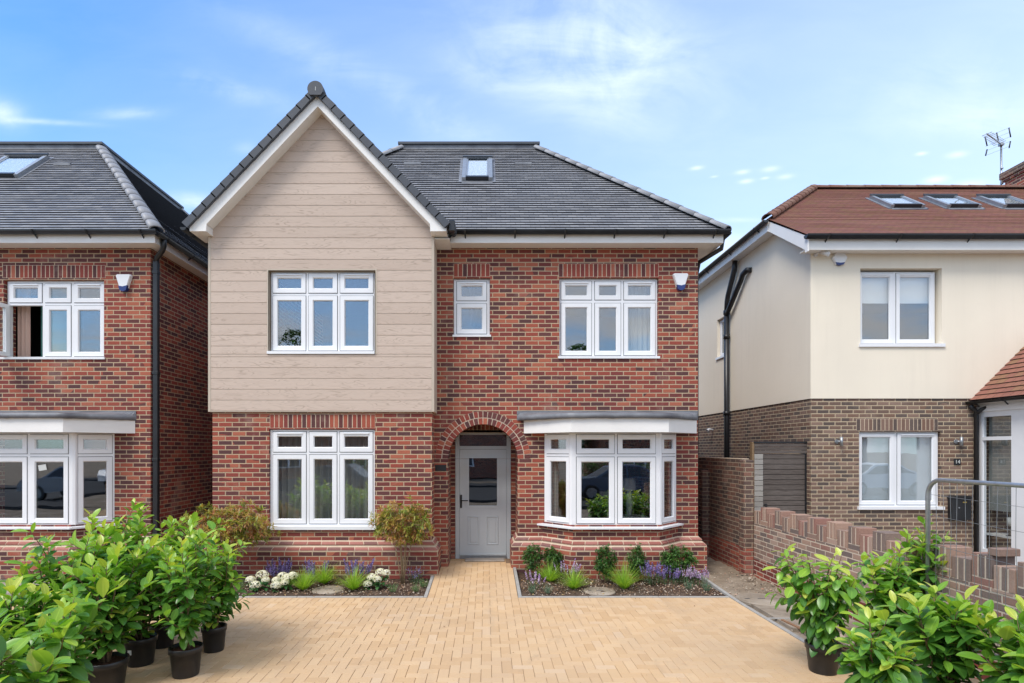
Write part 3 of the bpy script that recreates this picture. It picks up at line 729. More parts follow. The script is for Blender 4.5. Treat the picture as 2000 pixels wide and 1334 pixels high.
def make_bay(parent, cx0, cx1, t=.45, stickers=False, left_jamb=None):
    B = bay_poly(cx0, cx1, t)
    z0s, zt = .90, 2.40
    # brick base of the bay
    mb = MB(); inner = [(cx0 - t + .2, MY - .001), (cx0 + .1, MY - t + .25), (cx1 - .1, MY - t + .25), (cx1 + t - .2, MY - .001)]
    for (a, b) in zip(B, B[1:]): mb.poly([(a[0], a[1], 0), (b[0], b[1], 0), (b[0], b[1], .86), (a[0], a[1], .86)])
    mb.poly([(x, y, .86) for x, y in B])
    mb.build('bay_base', 'brick', parent)
    # windows: three faces
    s2 = math.sqrt(.5); ins = .03
    W3 = cx1 - cx0; fy = MY - t + ins
    H = PZ(846, fy) - PZ(1027, fy); z0 = PZ(1027, fy); k = fy / F
    rows = [((1027 - 1023) * k, (1027 - 891.8) * k), ((1027 - 887) * k, (1027 - 847.6) * k)]; rows = [rows[1], rows[0]]
    mid = W3 / 2; e = .055
    cols = [(e, mid - .02), (mid + .02, W3 - e)]
    f = window(parent, (cx0, fy, z0), (1, 0), cols, rows, W3, H, vents=((0, 0), (1, 0)), name='bay_window', sashw=.07)
    Ls = t * math.sqrt(2) - .01
    for sgn in (-1, 1):
        if sgn < 0: o = (cx0 - (t - ins) - .0, MY + .0, z0); d = (s2, -s2)
        else: o = (cx1 + .0, fy, z0); d = (s2, s2)
        o = Vector(o)
        if sgn < 0: o = Vector((cx0 - Ls * s2 * .985 , fy + Ls * s2 * .985, z0))
        Wd = Ls * .985; e2 = .06
        window(parent, o, d, [(e2 + .01, Wd - e2 + .01)], rows, Wd, H, name='bay_window', sashw=.066)
    # posts at the angles
    for cx_, sg in ((cx0, -1), (cx1, 1)):
        mb = MB()
        mb.lathe([(.0, z0), (.045, z0), (.045, z0 + H), (0, z0 + H)], (cx_ + sg * .012, fy + .045, 0), 8, smooth=False); mb.build('corner_post', 'upvc', parent)
    # sill
    mb = MB(); S = bay_poly(cx0, cx1, t, .07, MY); S0 = bay_poly(cx0, cx1, t, -.06, MY)
    P_ = S + S0[::-1]
    for (a, b, c, d) in zip(S, S[1:], S0, S0[1:]):
        zt0, zt1 = z0 - .016, z0 - .001; zb0 = z0 - .045
        mb.poly([(a[0], a[1], zb0), (b[0], b[1], zb0), (b[0], b[1], zt0), (a[0], a[1], zt0)])
        mb.poly([(a[0], a[1], zt0), (b[0], b[1], zt0), (d[0], d[1], zt1), (c[0], c[1], zt1)])
        mb.poly([(c[0], c[1], zb0), (d[0], d[1], zb0), (b[0], b[1], zb0), (a[0], a[1], zb0)])
    mb.build('bay_sill', 'upvc', parent)
    # inner ledge, ceiling
    # fascia and lead roof
    t2 = .71; f0, f1 = cx0 - .065, cx1 + .065
    Fp = [(f0 - t2, MY), (f0, MY - t2), (f1, MY - t2), (f1 + t2, MY)]
    mb = MB(); mb.slab(Fp, 2.378, 2.60); mb.build('bay_fascia', 'white', parent)
    mb = MB(); o2 = .045; G = [(Fp[0][0] - .12, MY), (Fp[1][0] - .03, Fp[1][1] - o2), (Fp[2][0] + .03, Fp[2][1] - o2), (min(Fp[3][0] + .02, Fp[3][0] + .05), MY)]
    n_ = 14; ed = []
    for (a, b) in zip(G, G[1:]):
        for i in range(n_): ed.append((a[0] + (b[0] - a[0]) * i / n_, a[1] + (b[1] - a[1]) * i / n_))
    ed.append(G[-1])
    lo = [rnd.uniform(-.006, .006) for _ in ed]
    for i in range(len(ed) - 1):
        a, b = ed[i], ed[i + 1]
        zf = 2.60; ztp = 2.682
        mb.poly([(a[0], a[1], zf + lo[i]), (b[0], b[1], zf + lo[i + 1]), (b[0], b[1], ztp + lo[i + 1] * .5), (a[0], a[1], ztp + lo[i] * .5)], smooth=True)
        ua = min(max(a[0], G[0][0] + .02), G[3][0] - .02); ub = min(max(b[0], G[0][0] + .02), G[3][0] - .02)
        mb.poly([(a[0], a[1], ztp + lo[i] * .5), (b[0], b[1], ztp + lo[i + 1] * .5), (ub, MY - .004, 2.745), (ua, MY - .004, 2.745)])
        mb.poly([(b[0], b[1], zf + lo[i + 1]), (a[0], a[1], zf + lo[i]), (ua, MY - .004, zf), (ub, MY - .004, zf)])
    mb.box(G[0][0], G[3][0], MY - .012, MY - .0035, 2.70, 2.765)
    mb.build('bay_roof', 'lead', parent)
    # splayed plinth following the bay
    return B
def offset_path(P_, off):
    """offset an open polyline outward (to its right when walking +X, i.e. towards -Y)"""
    out = []
    for i, p in enumerate(P_):
        dirs = []
        if i > 0: dirs.append((Vector(p) - Vector(P_[i - 1])).normalized())
        if i < len(P_) - 1: dirs.append((Vector(P_[i + 1]) - Vector(p)).normalized())
        ns = [Vector((d.y, -d.x)) for d in dirs]
        n = sum(ns, Vector((0, 0))); n.normalize(); k = off / max(.3, n.dot(ns[0])); q = Vector(p) + n * k; out.append((q.x, q.y))
    return out
def plinth(parent, path):
    """path of the wall face; two splayed brick courses then a thicker brick base"""
    prof = [(0, .612), (.050, .562), (.052, .545), (.044, .543), (.044, .531), (.054, .530), (.106, .478), (.109, .461), (.112, .450), (.112, 0.0)]
    rings = [offset_path(path, o + .001) for o, z in prof]
    mb = MB()
    for k in range(len(prof) - 1):
        A, B = rings[k], rings[k + 1]; za, zb_ = prof[k][1], prof[k + 1][1]
        for i in range(len(path) - 1):
            q = [(B[i][0], B[i][1], zb_), (B[i + 1][0], B[i + 1][1], zb_), (A[i + 1][0], A[i + 1][1], za), (A[i][0], A[i][1], za)]
            mb.poly(q, 0 if k == 8 else 1)
    for k in (0, 5):
        A, B, C2 = rings[k], rings[k + 1], rings[k + 2]; za, zb_, zc = prof[k][1], prof[k + 1][1], prof[k + 2][1]
        for i in range(len(path) - 1):
            a0, a1, b0, b1, c0, c1 = map(Vector, (A[i], A[i + 1], B[i], B[i + 1], C2[i], C2[i + 1]))
            L = (b1 - b0).length; n = max(1, round(L / .225 + (.5 if k else 0)))
            for j in range(n):
                s0, s1 = j / n + .0065 / L, (j + 1) / n - .0065 / L
                nn = Vector(((b1 - b0).y, -(b1 - b0).x)).normalized() * .004
                def P3(p, q, s, z, up=.003): v = p.lerp(q, s) + nn; return (v.x, v.y, z + up)
                t = rnd.random()
                mb.poly([P3(b0, b1, s0, zb_), P3(b0, b1, s1, zb_), P3(a0, a1, s1, za - .010), P3(a0, a1, s0, za - .010)], 2, t)
                mb.poly([P3(c0, c1, s0, zc + .002, 0), P3(c0, c1, s1, zc + .002, 0), P3(b0, b1, s1, zb_), P3(b0, b1, s0, zb_)], 2, t)
                mb.poly([(c0.lerp(c1, s0).x, c0.lerp(c1, s0).y, zc), (c0.lerp(c1, s1).x, c0.lerp(c1, s1).y, zc), P3(c0, c1, s1, zc + .002, 0), P3(c0, c1, s0, zc + .002, 0)], 2, t)
    return mb.build('plinth', ['brick', 'mortar', 'unit_plinth'], parent)
B = make_bay(house, 1.42, 2.845)
plinth(house, [(.537, MY + .5), (.537, MY), B[0], B[1], B[2], B[3], (3.64, MY), (3.64, 14)])
plinth(house, [(-4.49, 14), (-4.49, GY), (-.895, GY), (-.895, MY + .0)])

# roofs
def hipped_roof(parent, x0, x1, y0, y1, z, t, extra=None, flat=True, slope_names=True, back=True):
    mb = MB(); zt = z + t
    A, B_, C2, D = (x0, y0, z), (x1, y0, z), (x1, y1, z), (x0, y1, z)
    a, b, c, d = (x0 + t, y0 + t, zt), (x1 - t, y0 + t, zt), (x1 - t, y1 - t, zt), (x0 + t, y1 - t, zt)
    for q in ((A, B_, b, a), (B_, C2, c, b), (C2, D, d, c), (D, A, a, d)): roof_slope(mb, *q)
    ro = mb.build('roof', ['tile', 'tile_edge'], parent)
    for p, q in ((A, a), (B_, b), (C2, c), (D, d)):
        mb = MB(); p, q = Vector(p), Vector(q); p = p + Vector((0, 0, .018)); q = q + Vector((0, 0, .02)); hip_tiles(mb, p, q, .115, .33); mb.build('hip_tiles', 'hip', ro)
    mb = MB(); mb.box(a[0] - .02, b[0] + .02, a[1] - .03, c[1] + .03, zt - .03, zt + .075, m=1)
    mb.box(a[0] - .05, b[0] + .06, a[1] - .07, c[1] + .07, zt + .077, zt + .125, m=0)
    mb.build('flat_roof', ['bluegrey', 'lead'], ro)
    return ro
def eaves(parent, x0, x1, y0, y1, z, wx0, wx1, wy0, wy1, zs, front_from=None, gut=True):
    """fascias, soffits and gutters round the wall rectangle"""
    fx0 = x0 if front_from is None else front_from
    k = .05; mb = MB()
    # fascia boards (front, right, left)
    mb.box(fx0 - .0, x1 - k, y0 + k - .02, y0 + k, zs, z - .0)
    mb.box(x1 - k - .02, x1 - k, y0 + k, y1 - k, zs, z)
    if front_from is None: mb.box(x0 + k, x0 + k + .02, y0 + k, y1 - k, zs, z)
    mb.build('fascia', 'white', parent)
    mb = MB()
    mb.slab([(fx0, y0 + k), (x1 - k - .02, y0 + k), (x1 - k - .02, wy0 - .002), (fx0, wy0 - .002)], zs + .012, zs + .022)
    mb.slab([(wx1 + .002, wy0 - .002), (x1 - k - .02, wy0 - .002), (x1 - k - .02, y1 - k), (wx1 + .002, y1 - k)], zs + .012, zs + .022)
    mb.build('soffit', 'white', parent)
    mb = MB(); g = .062
    gutter(mb, (fx0, y0 + k - .02 - g, z + .004), (x1 + .03, y0 + k - .02 - g, z + .004), r=.066); mb.build('gutter', 'black', parent); mb = MB()
    gutter(mb, (x1 - k + g, y0 - .02, z - .02), (x1 - k + g, y1, z - .02), out=Vector((1, 0, 0)))
    mb.build('gutter', 'black', parent)
roof = hipped_roof(house, -4.78, 4.01, 9.4, 18.4, 5.75, 2.91)
eaves(house, -4.78, 4.01, 9.4, 18.4, 5.735, -4.49, 3.64, MY, 18, 5.555, front_from=-.60)
# gable roof
mb = MB()
apx, apz_ = -2.70, PZ(172, Yv); exL, exR, ez = -4.80, -.60, PZ(437, Yv)
yb = 11.75; y0v = Yv - .02
roof_slope(mb, (exL, yb, ez), (exL, y0v, ez), (apx, y0v, apz_), (apx, yb, apz_)); roof_slope(mb, (exR, y0v, ez), (exR, yb, ez), (apx, yb, apz_), (apx, y0v, apz_))
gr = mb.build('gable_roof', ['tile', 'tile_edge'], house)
mb = MB(); hip_tiles(mb, (apx, y0v, apz_ - .06), (apx, yb, apz_ - .06), .12, .33, flat=.8); mb.build('ridge_tiles', 'verge', gr)
mb = MB()
for sg, ex in ((-1, exL), (1, exR)):
    a = Vector((ex, 0, ez)); b = Vector((apx, 0, apz_)); d = (b - a); L = d.length; d.normalize(); n = Vector((-d.z, 0, d.x)) * (1 if sg < 0 else -1)
    if n.z < 0: n = -n
    N = 14
    for i in range(N):
        s0, s1 = L * i / N - .02, L * (i + 1) / N - .0; h0, h1 = .014, .004
        P_ = [a + d * s0 + n * h0, a + d * s1 + n * h1, a + d * s1 - n * .096, a + d * s0 - n * (.102)]
        q = [(p.x, p.z) for p in P_]
        if sg < 0: q = q[::-1]
        mb.prism(q, y0v - .045 - (.006), y0v + .12)
        mb.prism(q, y0v - .052, y0v - .050)
mb.build('verge_tiles', 'verge', gr)
mb = MB()
dpz = apz_ - .075; n = 20
disc = [(apx + .125 * math.cos(a), dpz + .125 * math.sin(a)) for a in [R(-50) + R(280) * k / (n - 1) for k in range(n)]]
mb.prism(disc, y0v - .085, y0v - .02)
mb.box(apx + .002, apx + .008, y0v - .088, y0v - .0851, dpz - .03, dpz + .03, m=1)
mb.build('ridge_end_cap', ['verge', 'label'], gr)
# barge boards: left and right
def Q(x, y, Y=Yv): return (PX(x, Y), PZ(y, Y))
mb = MB()
mb.prism([Q(371, 438), Q(371, 452), Q(403, 452), Q(404, 438), Q(621, 208.5), Q(621, 184)][::-1], Yv - .012, Yv + .012)
mb.prism([Q(621, 184), Q(621, 208.5), Q(840, 438), Q(840.5, 452), Q(872, 452), Q(872, 438)][::-1], Yv - .012, Yv + .012)
# boxed ends and sloping soffits
for (P0, P1, lo) in ((Q(404, 438), Q(621, 208.5), None), (Q(621, 208.5), Q(840, 438), None)):
    mb.poly([(P0[0], Yv + .012, P0[1]), (P1[0], Yv + .012, P1[1]), (P1[0], CY + .002, P1[1]), (P0[0], CY + .002, P0[1])])
for (a, b) in ((Q(371, 438), Q(403.5, 452)), (Q(840, 438), Q(872, 452))):
    mb.box(a[0], b[0], Yv + .012, CY + .3 if a[0] < -3 else MY, b[1], a[1])
mb.build('barge_board', 'white', house)
mb = MB(); z_ = PZ(452, Yv)
# short gutter stop by the gable on the right and the left eaves gutter
gutter(mb, (exR + .05, 9.0, z_ + .10), (exR + .05, 9.36, z_ + .10), out=Vector((1, 0, 0)))
mb.cbox(exR - .0, exR + .10, 8.97, 9.09, z_ + .0, z_ + .17, .01)
mb.build('gutter', 'black', house); mb = MB()
gutter(mb, (exL - .03, 8.98, ez - .06), (exL - .03, 13, ez - .06), out=Vector((-1, 0, 0)))
mb.build('gutter', 'black', house); mb = MB()
mb.tube([(4.0, 9.55, 5.66), (4.0, 9.6, 5.52), (3.75, 9.95, 5.40), (3.72, 10.0, 5.2), (3.72, 10.0, .1)], .04, 8)
mb.build('rainwater_pipe', 'black', house)
# soffit joining gable side and main eaves
mb = MB(); mb.box(-.85, -.60, 9.22, MY - .003, 5.535, 5.553); mb.build('soffit', 'white', house)

def skylight(parent, corner, ex, up, W_, L_, glassm='glass', blind='whiteblind'):
    """corner: lower-left on the tile plane; ex along the eave, up the slope"""
    c = Vector(corner); ex = Vector(ex).normalized(); up = Vector(up).normalized(); n = ex.cross(up).normalized()
    def Tm(p): return c + ex * p.x + up * p.z + n * (-p.y)
    mb = MB(Tm); k = .075
    for (a, b, z0, z1, h, m) in ((0, k, 0, L_, .085, 3), (W_ - k, W_, 0, L_, .085, 3), (k, W_ - k, L_ - k, L_, .085, 0), (k, W_ - k, 0, k * .9, .095, 1)): mb.box(a, b, -h, 0, z0, z1, m=m)
    mb.box(-.06, 0, -.02, 0, -.06, L_ + .06, m=2); mb.box(W_, W_ + .06, -.02, 0, -.06, L_ + .06, m=2); mb.box(0, W_, -.018, 0, -.13, 0, m=2); mb.box(0, W_, -.018, 0, L_, L_ + .06, m=2)
    mb.box(-.01, W_ + .01, -.11, -.0855, L_ - .03, L_ + .02, m=0)
    for a, b in ((k, k + .03), (W_ - k - .03, W_ - k)): mb.box(a, b, -.075, -.0, k * .9, L_ - k, m=3)
    f = mb.build('skylight', ['bluegrey', 'black', 'lead', 'steel'], parent)
    mb = MB(Tm); mb.box(k + .03, W_ - k - .03, -.066, -.06, k, L_ - k); mb.build('glass', 'glass', f)
    mb = MB(Tm); mb.box(k + .03, W_ - k - .03, -.055, -.050, k + .01, L_ - k - .05); mb.build('roller_blind_or_reflection', blind, f)
    return f
def on_main(px_, py_, x=None):
    # point of the photo lying on the front slope Y=9.4+k, z=5.75+k
    q = (878 - py_) / F   # z-2.1 = q*Y ; z = Y - 3.65
    Y = (3.65 + CAMH) / (1 - q); return Vector(((px_ - 950) / F * Y, Y, Y - 3.65))
a = on_main(898, 355); b = on_main(966, 355); c = on_main(930, 315)
skylight(roof, a + Vector((.04, 0, 0)), (1, 0, 0), (0, 1, 1), (b - a).length - .08, abs(c.y - a.y) * 1.414)
for q in (1022, 806):
    mb = MB(); p = on_main(q, 321.5); mb.box(p.x - .17, p.x + .17, p.y - .05, p.y + .06, p.z - .02, p.z + .03); mb.build('tile_vent', 'lead', roof)

def alarm_box(parent, x, z, y, flip=1):
    mb = MB()
    def ring(k, yy, dz=0): return [(x + a * k, yy, z + b * k + dz) for a, b in ((-.065, -.085), (-.04, -.1), (.04, -.1), (.065, -.085), (.125, .105), (.118, .125), (.10, .135), (-.10, .135), (-.118, .125), (-.125, .105))]
    R_ = [ring(1.06, y), ring(1.06, y - .02), ring(1.0, y - .055), ring(.9, y - .068)]
    for A, B_ in zip(R_, R_[1:]):
        for k in range(10): mb.poly((A[k], A[(k + 1) % 10], B_[(k + 1) % 10], B_[k]), 0)
    mb.poly(R_[-1], 0)
    o = mb.build('alarm_box', 'upvc', parent)
    mb = MB(); mb.prism([(x - .075, z - .062), (x - .055, z - .135), (x - .02, z - .155), (x + .02, z - .155), (x + .055, z - .135), (x + .078, z - .055), (x + .0, z - .075)], y - .0725, y - .001); mb.build('alarm_beacon', 'blue', o)
    return o
alarm_box(house, PX(1328, MY), PZ(551, MY), MY)
# interior so that the rooms are closed and dark
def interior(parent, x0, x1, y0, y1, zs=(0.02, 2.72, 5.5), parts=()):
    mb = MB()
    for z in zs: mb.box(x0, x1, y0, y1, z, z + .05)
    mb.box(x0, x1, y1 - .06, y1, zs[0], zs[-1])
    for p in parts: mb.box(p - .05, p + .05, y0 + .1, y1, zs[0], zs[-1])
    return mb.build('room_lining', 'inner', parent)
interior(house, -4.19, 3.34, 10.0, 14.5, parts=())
mb = MB(); mb.box(-.80, -.76, 9.97, 14.4, .1, 2.7); mb.box(.64, .68, 9.97, 14.4, .1, 2.7); mb.box(-.3, -.26, 9.97, 14.4, 2.8, 5.5); mb.box(-4.19, -1.15, 9.55, 10, 2.72, 2.77); mb.build('partition', 'inner', house)

# ================================================================== LEFT HOUSE
lh = thing('brick_house', (-10, MY, 0), 'red brick house at the left edge with a bay and an open upstairs casement', 'house')
LX1 = -5.78; LX0 = -14.6
mb = MB()
lu = (PX(14, MY + .07), PX(208.5, MY + .07), PZ(702, MY + .07), PZ(549, MY + .07))
wall(mb, LX0, LX1, 0, 5.6, MY, .25, [lu, (-8.5, -6.55, .86, 2.40)])
mb.box(LX1 - .3, LX1, MY + .25, 18, 0, 5.6, skip='f'); mb.box(LX0, LX0 + .3, MY + .25, 18, 0, 5.6); mb.box(LX0, LX1, 18, 18.3, 0, 5.6)
mb.build('wall', 'brick', lh)
lB = make_bay(lh, -8.245, -6.82)
plinth(lh, [(-12.5, MY), lB[0], lB[1], lB[2], lB[3], (LX1, MY), (LX1, 14)])
soldiers(lh, 'lintel', PX(5, MY), PX(206, MY), PZ(543, MY), PZ(518, MY), MY)
lw = px_window(lh, mW, 15, 208, 549.5, 698.5, [(18.7, 83.5), (88, 140), (144.5, 205)], [(553, 592), (596.5, 697)], vents=((0, 0), (2, 0)), sill=(-.08, 193 * mW / F + .02, -.04, 0, .085), skip_sash=((0, 1),), **s_)
# the open casement, hinged at its left edge
hx_, hY = PX(19, mW), mW - .03; sw = (83.5 - 18.7) * mW / F; z0, z1 = PZ(697, mW), PZ(596.5, mW)
ang = R(-97)
def To(p): return Vector((hx_ + p.x * math.cos(ang) - p.y * math.sin(ang), hY + p.x * math.sin(ang) + p.y * math.cos(ang), p.z))
mb = MB(To); k = .066
for q in ((0, k, z0, z1), (sw - k, sw, z0, z1), (k, sw - k, z0, z0 + k), (k, sw - k, z1 - k, z1)): mb.box(q[0], q[1], -.03, .03, q[2], q[3])
oc = mb.build('casement', 'upvc', lw); oc['label'] = 'casement swung open to the left'
mb = MB(To); mb.box(k, sw - k, -.008, .008, z0 + k, z1 - k); mb.build('glass', 'glass', lw)
mb = MB(To); zc = (z0 + z1) / 2; mb.tube([(sw - .03, .03, zc), (sw - .03, .07, zc + .01), (sw - .03, .085, zc - .05), (sw - .03, .075, zc - .12)], .010, 8); mb.build('window_handle', 'upvc', lw)
lroof = hipped_roof(lh, -14.9, -5.49, 9.4, 18.4, 5.75, 2.91)
eaves(lh, -14.9, -5.49, 9.4, 18.4, 5.735, LX0, LX1, MY, 18, 5.555)
alarm_box(lh, PX(244.5, MY), PZ(553, MY), MY)
mb = MB()
dpx = LX1 + .062
mb.cbox(dpx - .042, dpx + .042, MY + .02, MY + .10, .05, 5.36, .008)
for z in (5.14, 3.4, 1.9, .6): mb.cbox(dpx - .05, dpx + .05, MY + .012, MY + .108, z, z + .05, .004)
mb.tube([(dpx, MY + .06, 5.34), (dpx + .02, MY + .05, 5.42), (dpx + .2, MY - .10, 5.49), (dpx + .235, MY - .12, 5.56), (dpx + .235, MY - .12, 5.7)], .046, 8)
mb.build('downpipe', 'black', lh)
interior(lh, LX0 + .3, LX1 - .3, 10.0, 14.5, parts=(-9.2,))
# skylights on the left roof
a = on_main(-60, 349); c = on_main(-60, 311); pL = on_main(44, 349)
skylight(lroof, (PX(-50, a.y) , a.y, a.z), (1, 0, 0), (0, 1, 1), PX(38, a.y) - PX(-50, a.y), (c.y - a.y) * 1.414)
# on the right-hand slope
yk = 14.55; zk = 7.25; xk = -5.49 - (zk - 5.75)
skylight(lroof, (xk, yk, zk), (0, 1, 0), (-1, 0, 1), .78, .98)
mb = MB()
p = on_main(124, 323); mb.box(p.x - .17, p.x + .17, p.y - .05, p.y + .06, p.z - .02, p.z + .03); mb.build('tile_vent', 'lead', lroof)
# stickers left on the new glass
mb = MB(); yb_ = MY - .45 + .028
mb.prism([Q(73.5, 909, yb_), Q(88.5, 906.5, yb_), Q(90.5, 917.5, yb_), Q(75.5, 920, yb_)][::-1], yb_ + .009, yb_ + .0105)
mb.build('glass_sticker', 'label', lh)

# ================================================================== RIGHT HOUSE
RY = 10.55; RX = 6.07; RE = 16.5
rh = thing('rendered_house', (9, RY, 0), 'cream rendered house with brown brick ground floor and red tiled roof, at the right edge', 'house')
zband = PZ(778.5, RY)
mb = MB()
rl = (PX(1672.5, RY + .08), PX(1832, RY + .08), PZ(994, RY + .08), PZ(843, RY + .08))
wall(mb, RX, RE, 0, zband, RY, .25, [rl])
mb.box(RX, RX + .3, RY + .25, 19, 0, zband, skip='f'); mb.box(RE - .3, RE, RY + .25, 19, 0, zband); mb.box(RX, RE, 19, 19.3, 0, zband)
mb.build('brick_wall', 'brick_brown', rh)
mb = MB()
rt = 5.79; o = .018
ruh = (PX(1673, RY + .09), PX(1830.5, RY + .09), PZ(679, RY + .09), PZ(527.5, RY + .09))
wall(mb, RX - o, RE, zband, rt, RY - o, .25 + o, [ruh])
# side wall, its top following the verge; small side window hole
def Ts(p): return Vector((RX - o - 0 + p.y, 30 - p.x, p.z))     # local x runs from back to front
y_side = (14.25, 14.80, 4.47, 5.49)
wall(mb, 30 - 19, 30 - 11.60, zband, 6.62, 0, .28, [(30 - y_side[1], 30 - y_side[0], y_side[2], y_side[3])], T=Ts)
wall(mb, 30 - 11.60, 30 - (RY + .25), zband, rt, 0, .28, [], T=Ts)
mb.poly([(RX - o, 11.60, 6.62), (RX - o, 11.60, rt), (RX - o, RY - o, rt), (RX - o, RY - o, 6.0)])
mb.box(RE - .3, RE, RY + .25, 19, zband, rt); mb.box(RX, RE, 19, 19.3, zband, rt)
mb.build('rendered_wall', 'render', rh)
soldiers(rh, 'lintel', PX(1672.5, RY), PX(1832, RY), PZ(841, RY), PZ(818, RY), RY, 'unit_brown')
px_window(rh, RY + .09, 1673.7, 1825.6, 531.5, 673.5, [(1675.5, 1745), (1749, 1824)], [(533, 671.5)], vents=((0, 0), (1, 0)), sashw=.062,
          sill=(-.04, (1832 - 1673.7) * (RY + .09) / F + .03, -.06, 0, .14), blind=[(0, 0, (673.5 - 590) * (RY + .09) / F, 'whiteblind'), (1, 0, (673.5 - 590) * (RY + .09) / F, 'whiteblind')])
px_window(rh, RY + .06, 1673, 1831.5, 843.5, 988.6, [(1675, 1747), (1751, 1829)], [(845.5, 986.5)], vents=((1, 0),), sashw=.062,
          sill=(-.03, (1831.5 - 1673) * (RY + .06) / F + .05, -.055, 0, .11), blind=[(0, 0, .0, 'blind'), (1, 0, .0, 'blind')])
f = window(rh, (RX + .06, y_side[1], y_side[2] + .03), (0, -1), [(.02, y_side[1] - y_side[0] - .02)], [(.02, y_side[3] - y_side[2] - .05)], y_side[1] - y_side[0], y_side[3] - y_side[2] - .03, sashw=.06,
           sill=(-.03, y_side[1] - y_side[0] + .03, -.05, 0, .11))
# roof
mb = MB()
vx = 5.80; y1_, z1_ = 10.22, PZ(458, 10.22); y2_, z2_ = 11.62, 6.84; tt = 2.2; y3_, z3_ = y2_ + tt, PZ(369, y2_ + tt); re_ = 16.9
roof_slope(mb, (vx, y1_, z1_), (re_, y1_, z1_), (re_, y2_, z2_), (vx, y2_, z2_), thick=.010); roof_slope(mb, (vx, y2_, z2_), (re_, y2_, z2_), (re_, y3_, z3_), (vx + tt, y3_, z3_), thick=.014)
yB = y3_ + tt + 1.3; zB = z2_ - .9
roof_slope(mb, (vx, y3_ + tt, z2_), (vx, y2_, z2_), (vx + tt, y3_, z3_), (vx + tt, y3_ + .01, z3_)); roof_slope(mb, (re_, y3_ + tt, z2_), (vx, y3_ + tt, z2_), (vx + tt, y3_, z3_), (re_, y3_, z3_))
mb.slab([(vx + .05, y3_ + tt), (re_, y3_ + tt), (re_, 19.4), (vx + .05, 19.4)], z2_ - .05, z2_)
rr = mb.build('roof', ['tile_red', 'tile_red_edge'], rh)
mb = MB(); hip_tiles(mb, (vx, y2_, z2_ + .03), (vx + tt, y3_, z3_ + .02), .12, .27, flat=.75); hip_tiles(mb, (vx + tt - .05, y3_, z3_ + .01), (re_, y3_, z3_ + .01), .12, .42, flat=.6)
mb.build('ridge_tiles', 'hip_red', rr)
mb = MB()   # barge, fascias
P_ = [(y1_ - .0, z1_ - .30), (y1_ - .0, z1_ - .035), (y2_ + .02, z2_ - .04), (y2_ + .02, z2_ - .24), (y1_ + .09, z1_ - .245), (y1_ + .09, z1_ - .30)]
pts = [(vx + .02, a, b) for a, b in P_]; pts2 = [(vx + .045, a, b) for a, b in P_]
mb.poly(pts); mb.poly(pts2[::-1])
for i in range(6): j = (i + 1) % 6; mb.poly((pts[j], pts[i], pts2[i], pts2[j]))
mb.box(vx + .045, re_, y1_ + .05, y1_ + .07, z1_ - .26, z1_ - .02); mb.slab([(vx + .045, y1_ + .07), (re_, y1_ + .07), (re_, RY - .02), (vx + .045, RY - .02)], z1_ - .24, z1_ - .225)
mb.box(vx, vx + .02, y2_ + .02, 19.3, z2_ - .24, z2_ - .03); mb.slab([(vx + .02, y2_ + .02), (RX - .02, y2_ + .02), (RX - .02, 19.3), (vx + .02, 19.3)], z2_ - .22, z2_ - .2)
mb.build('fascia', 'white', rh)
mb = MB(); gutter(mb, (vx - .02, y1_ + .05 - .065, z1_ - .012), (re_, y1_ + .05 - .065, z1_ - .012), r=.072, bracket=1.25)
gutter(mb, (vx - .066, y2_ - .05, z2_ - .03), (vx - .066, 19.3, z2_ - .03), r=.062, out=Vector((-1, 0, 0)), bracket=1.4)
mb.build('gutter', 'black', rh)
sl = (z3_ - z2_) / tt
def on_r(px_, py_):
    q = (878 - py_) / F; Y = ((z2_ - CAMH) - sl * y2_) / (q - sl); return Vector(((px_ - 950) / F * Y, Y, z2_ + sl * (Y - y2_)))
for (lx, rx_) in ((1738, 1805), (1848, 1915), (1957, 2024)):
    a = on_r(lx, 407.5); b = on_r(rx_, 407.5); c = on_r(lx, 389)
    skylight(rr, a, (1, 0, 0), (0, 1, sl), (b - a).length, (c.y - a.y) * math.sqrt(1 + sl * sl), blind='blind')
# chimney
mb = MB(); mb.box(13.42, 14.4, 13.4, 14.6, 7.9, 9.02, m=0); mb.box(13.38, 14.44, 13.36, 14.64, 9.02, 9.1, m=0); mb.box(13.34, 14.48, 13.32, 14.68, 9.1, 9.26, m=1)
mb.build('chimney', ['brick', 'brick_old'], rr)
# television aerial
mb = MB(); ax, ay_ = PX(1955.5, 14.8), 14.8; zt = PZ(282, ay_)
mb.tube([(ax, ay_, 8.0), (ax, ay_, zt)], .022, 8); mb.cbox(ax - .05, ax + .05, ay_ - .05, ay_ + .05, zt - .04, zt + .03, .01)
for zz in (8.62, 9.05, 9.45): mb.tube([(ax, ay_ - .02, zz), (ax - .0, ay_ - .03, zz + .03)], .032, 6)
aer = mb.build('television_aerial', 'steel', rh)
mb = MB(); bd = Vector((-.42, -.75, .13)).normalized(); o3 = Vector((ax, ay_, zt)); sdv = Vector((.80, -.40, .25)).normalized()
tip = Vector((PX(1927, 14.0), 14.0, PZ(261, 14.0))); bd = (tip - o3).normalized(); L = (tip - o3).length
mb.tube([o3 - bd * .1, tip], .014, 6)
for i in range(9):
    p = o3 + bd * (L * (.12 + .85 * i / 8)); mb.tube([p - sdv * (.10 + .012 * (8 - i) * .3), p + sdv * (.10 + .012 * (8 - i) * .3)], .008, 5)
mb.build('aerial_boom', 'steel', aer)
mb = MB()
for sg in (-1, 1):
    for (u, l) in ((.0, .26), (-.0, .0)):
        pass
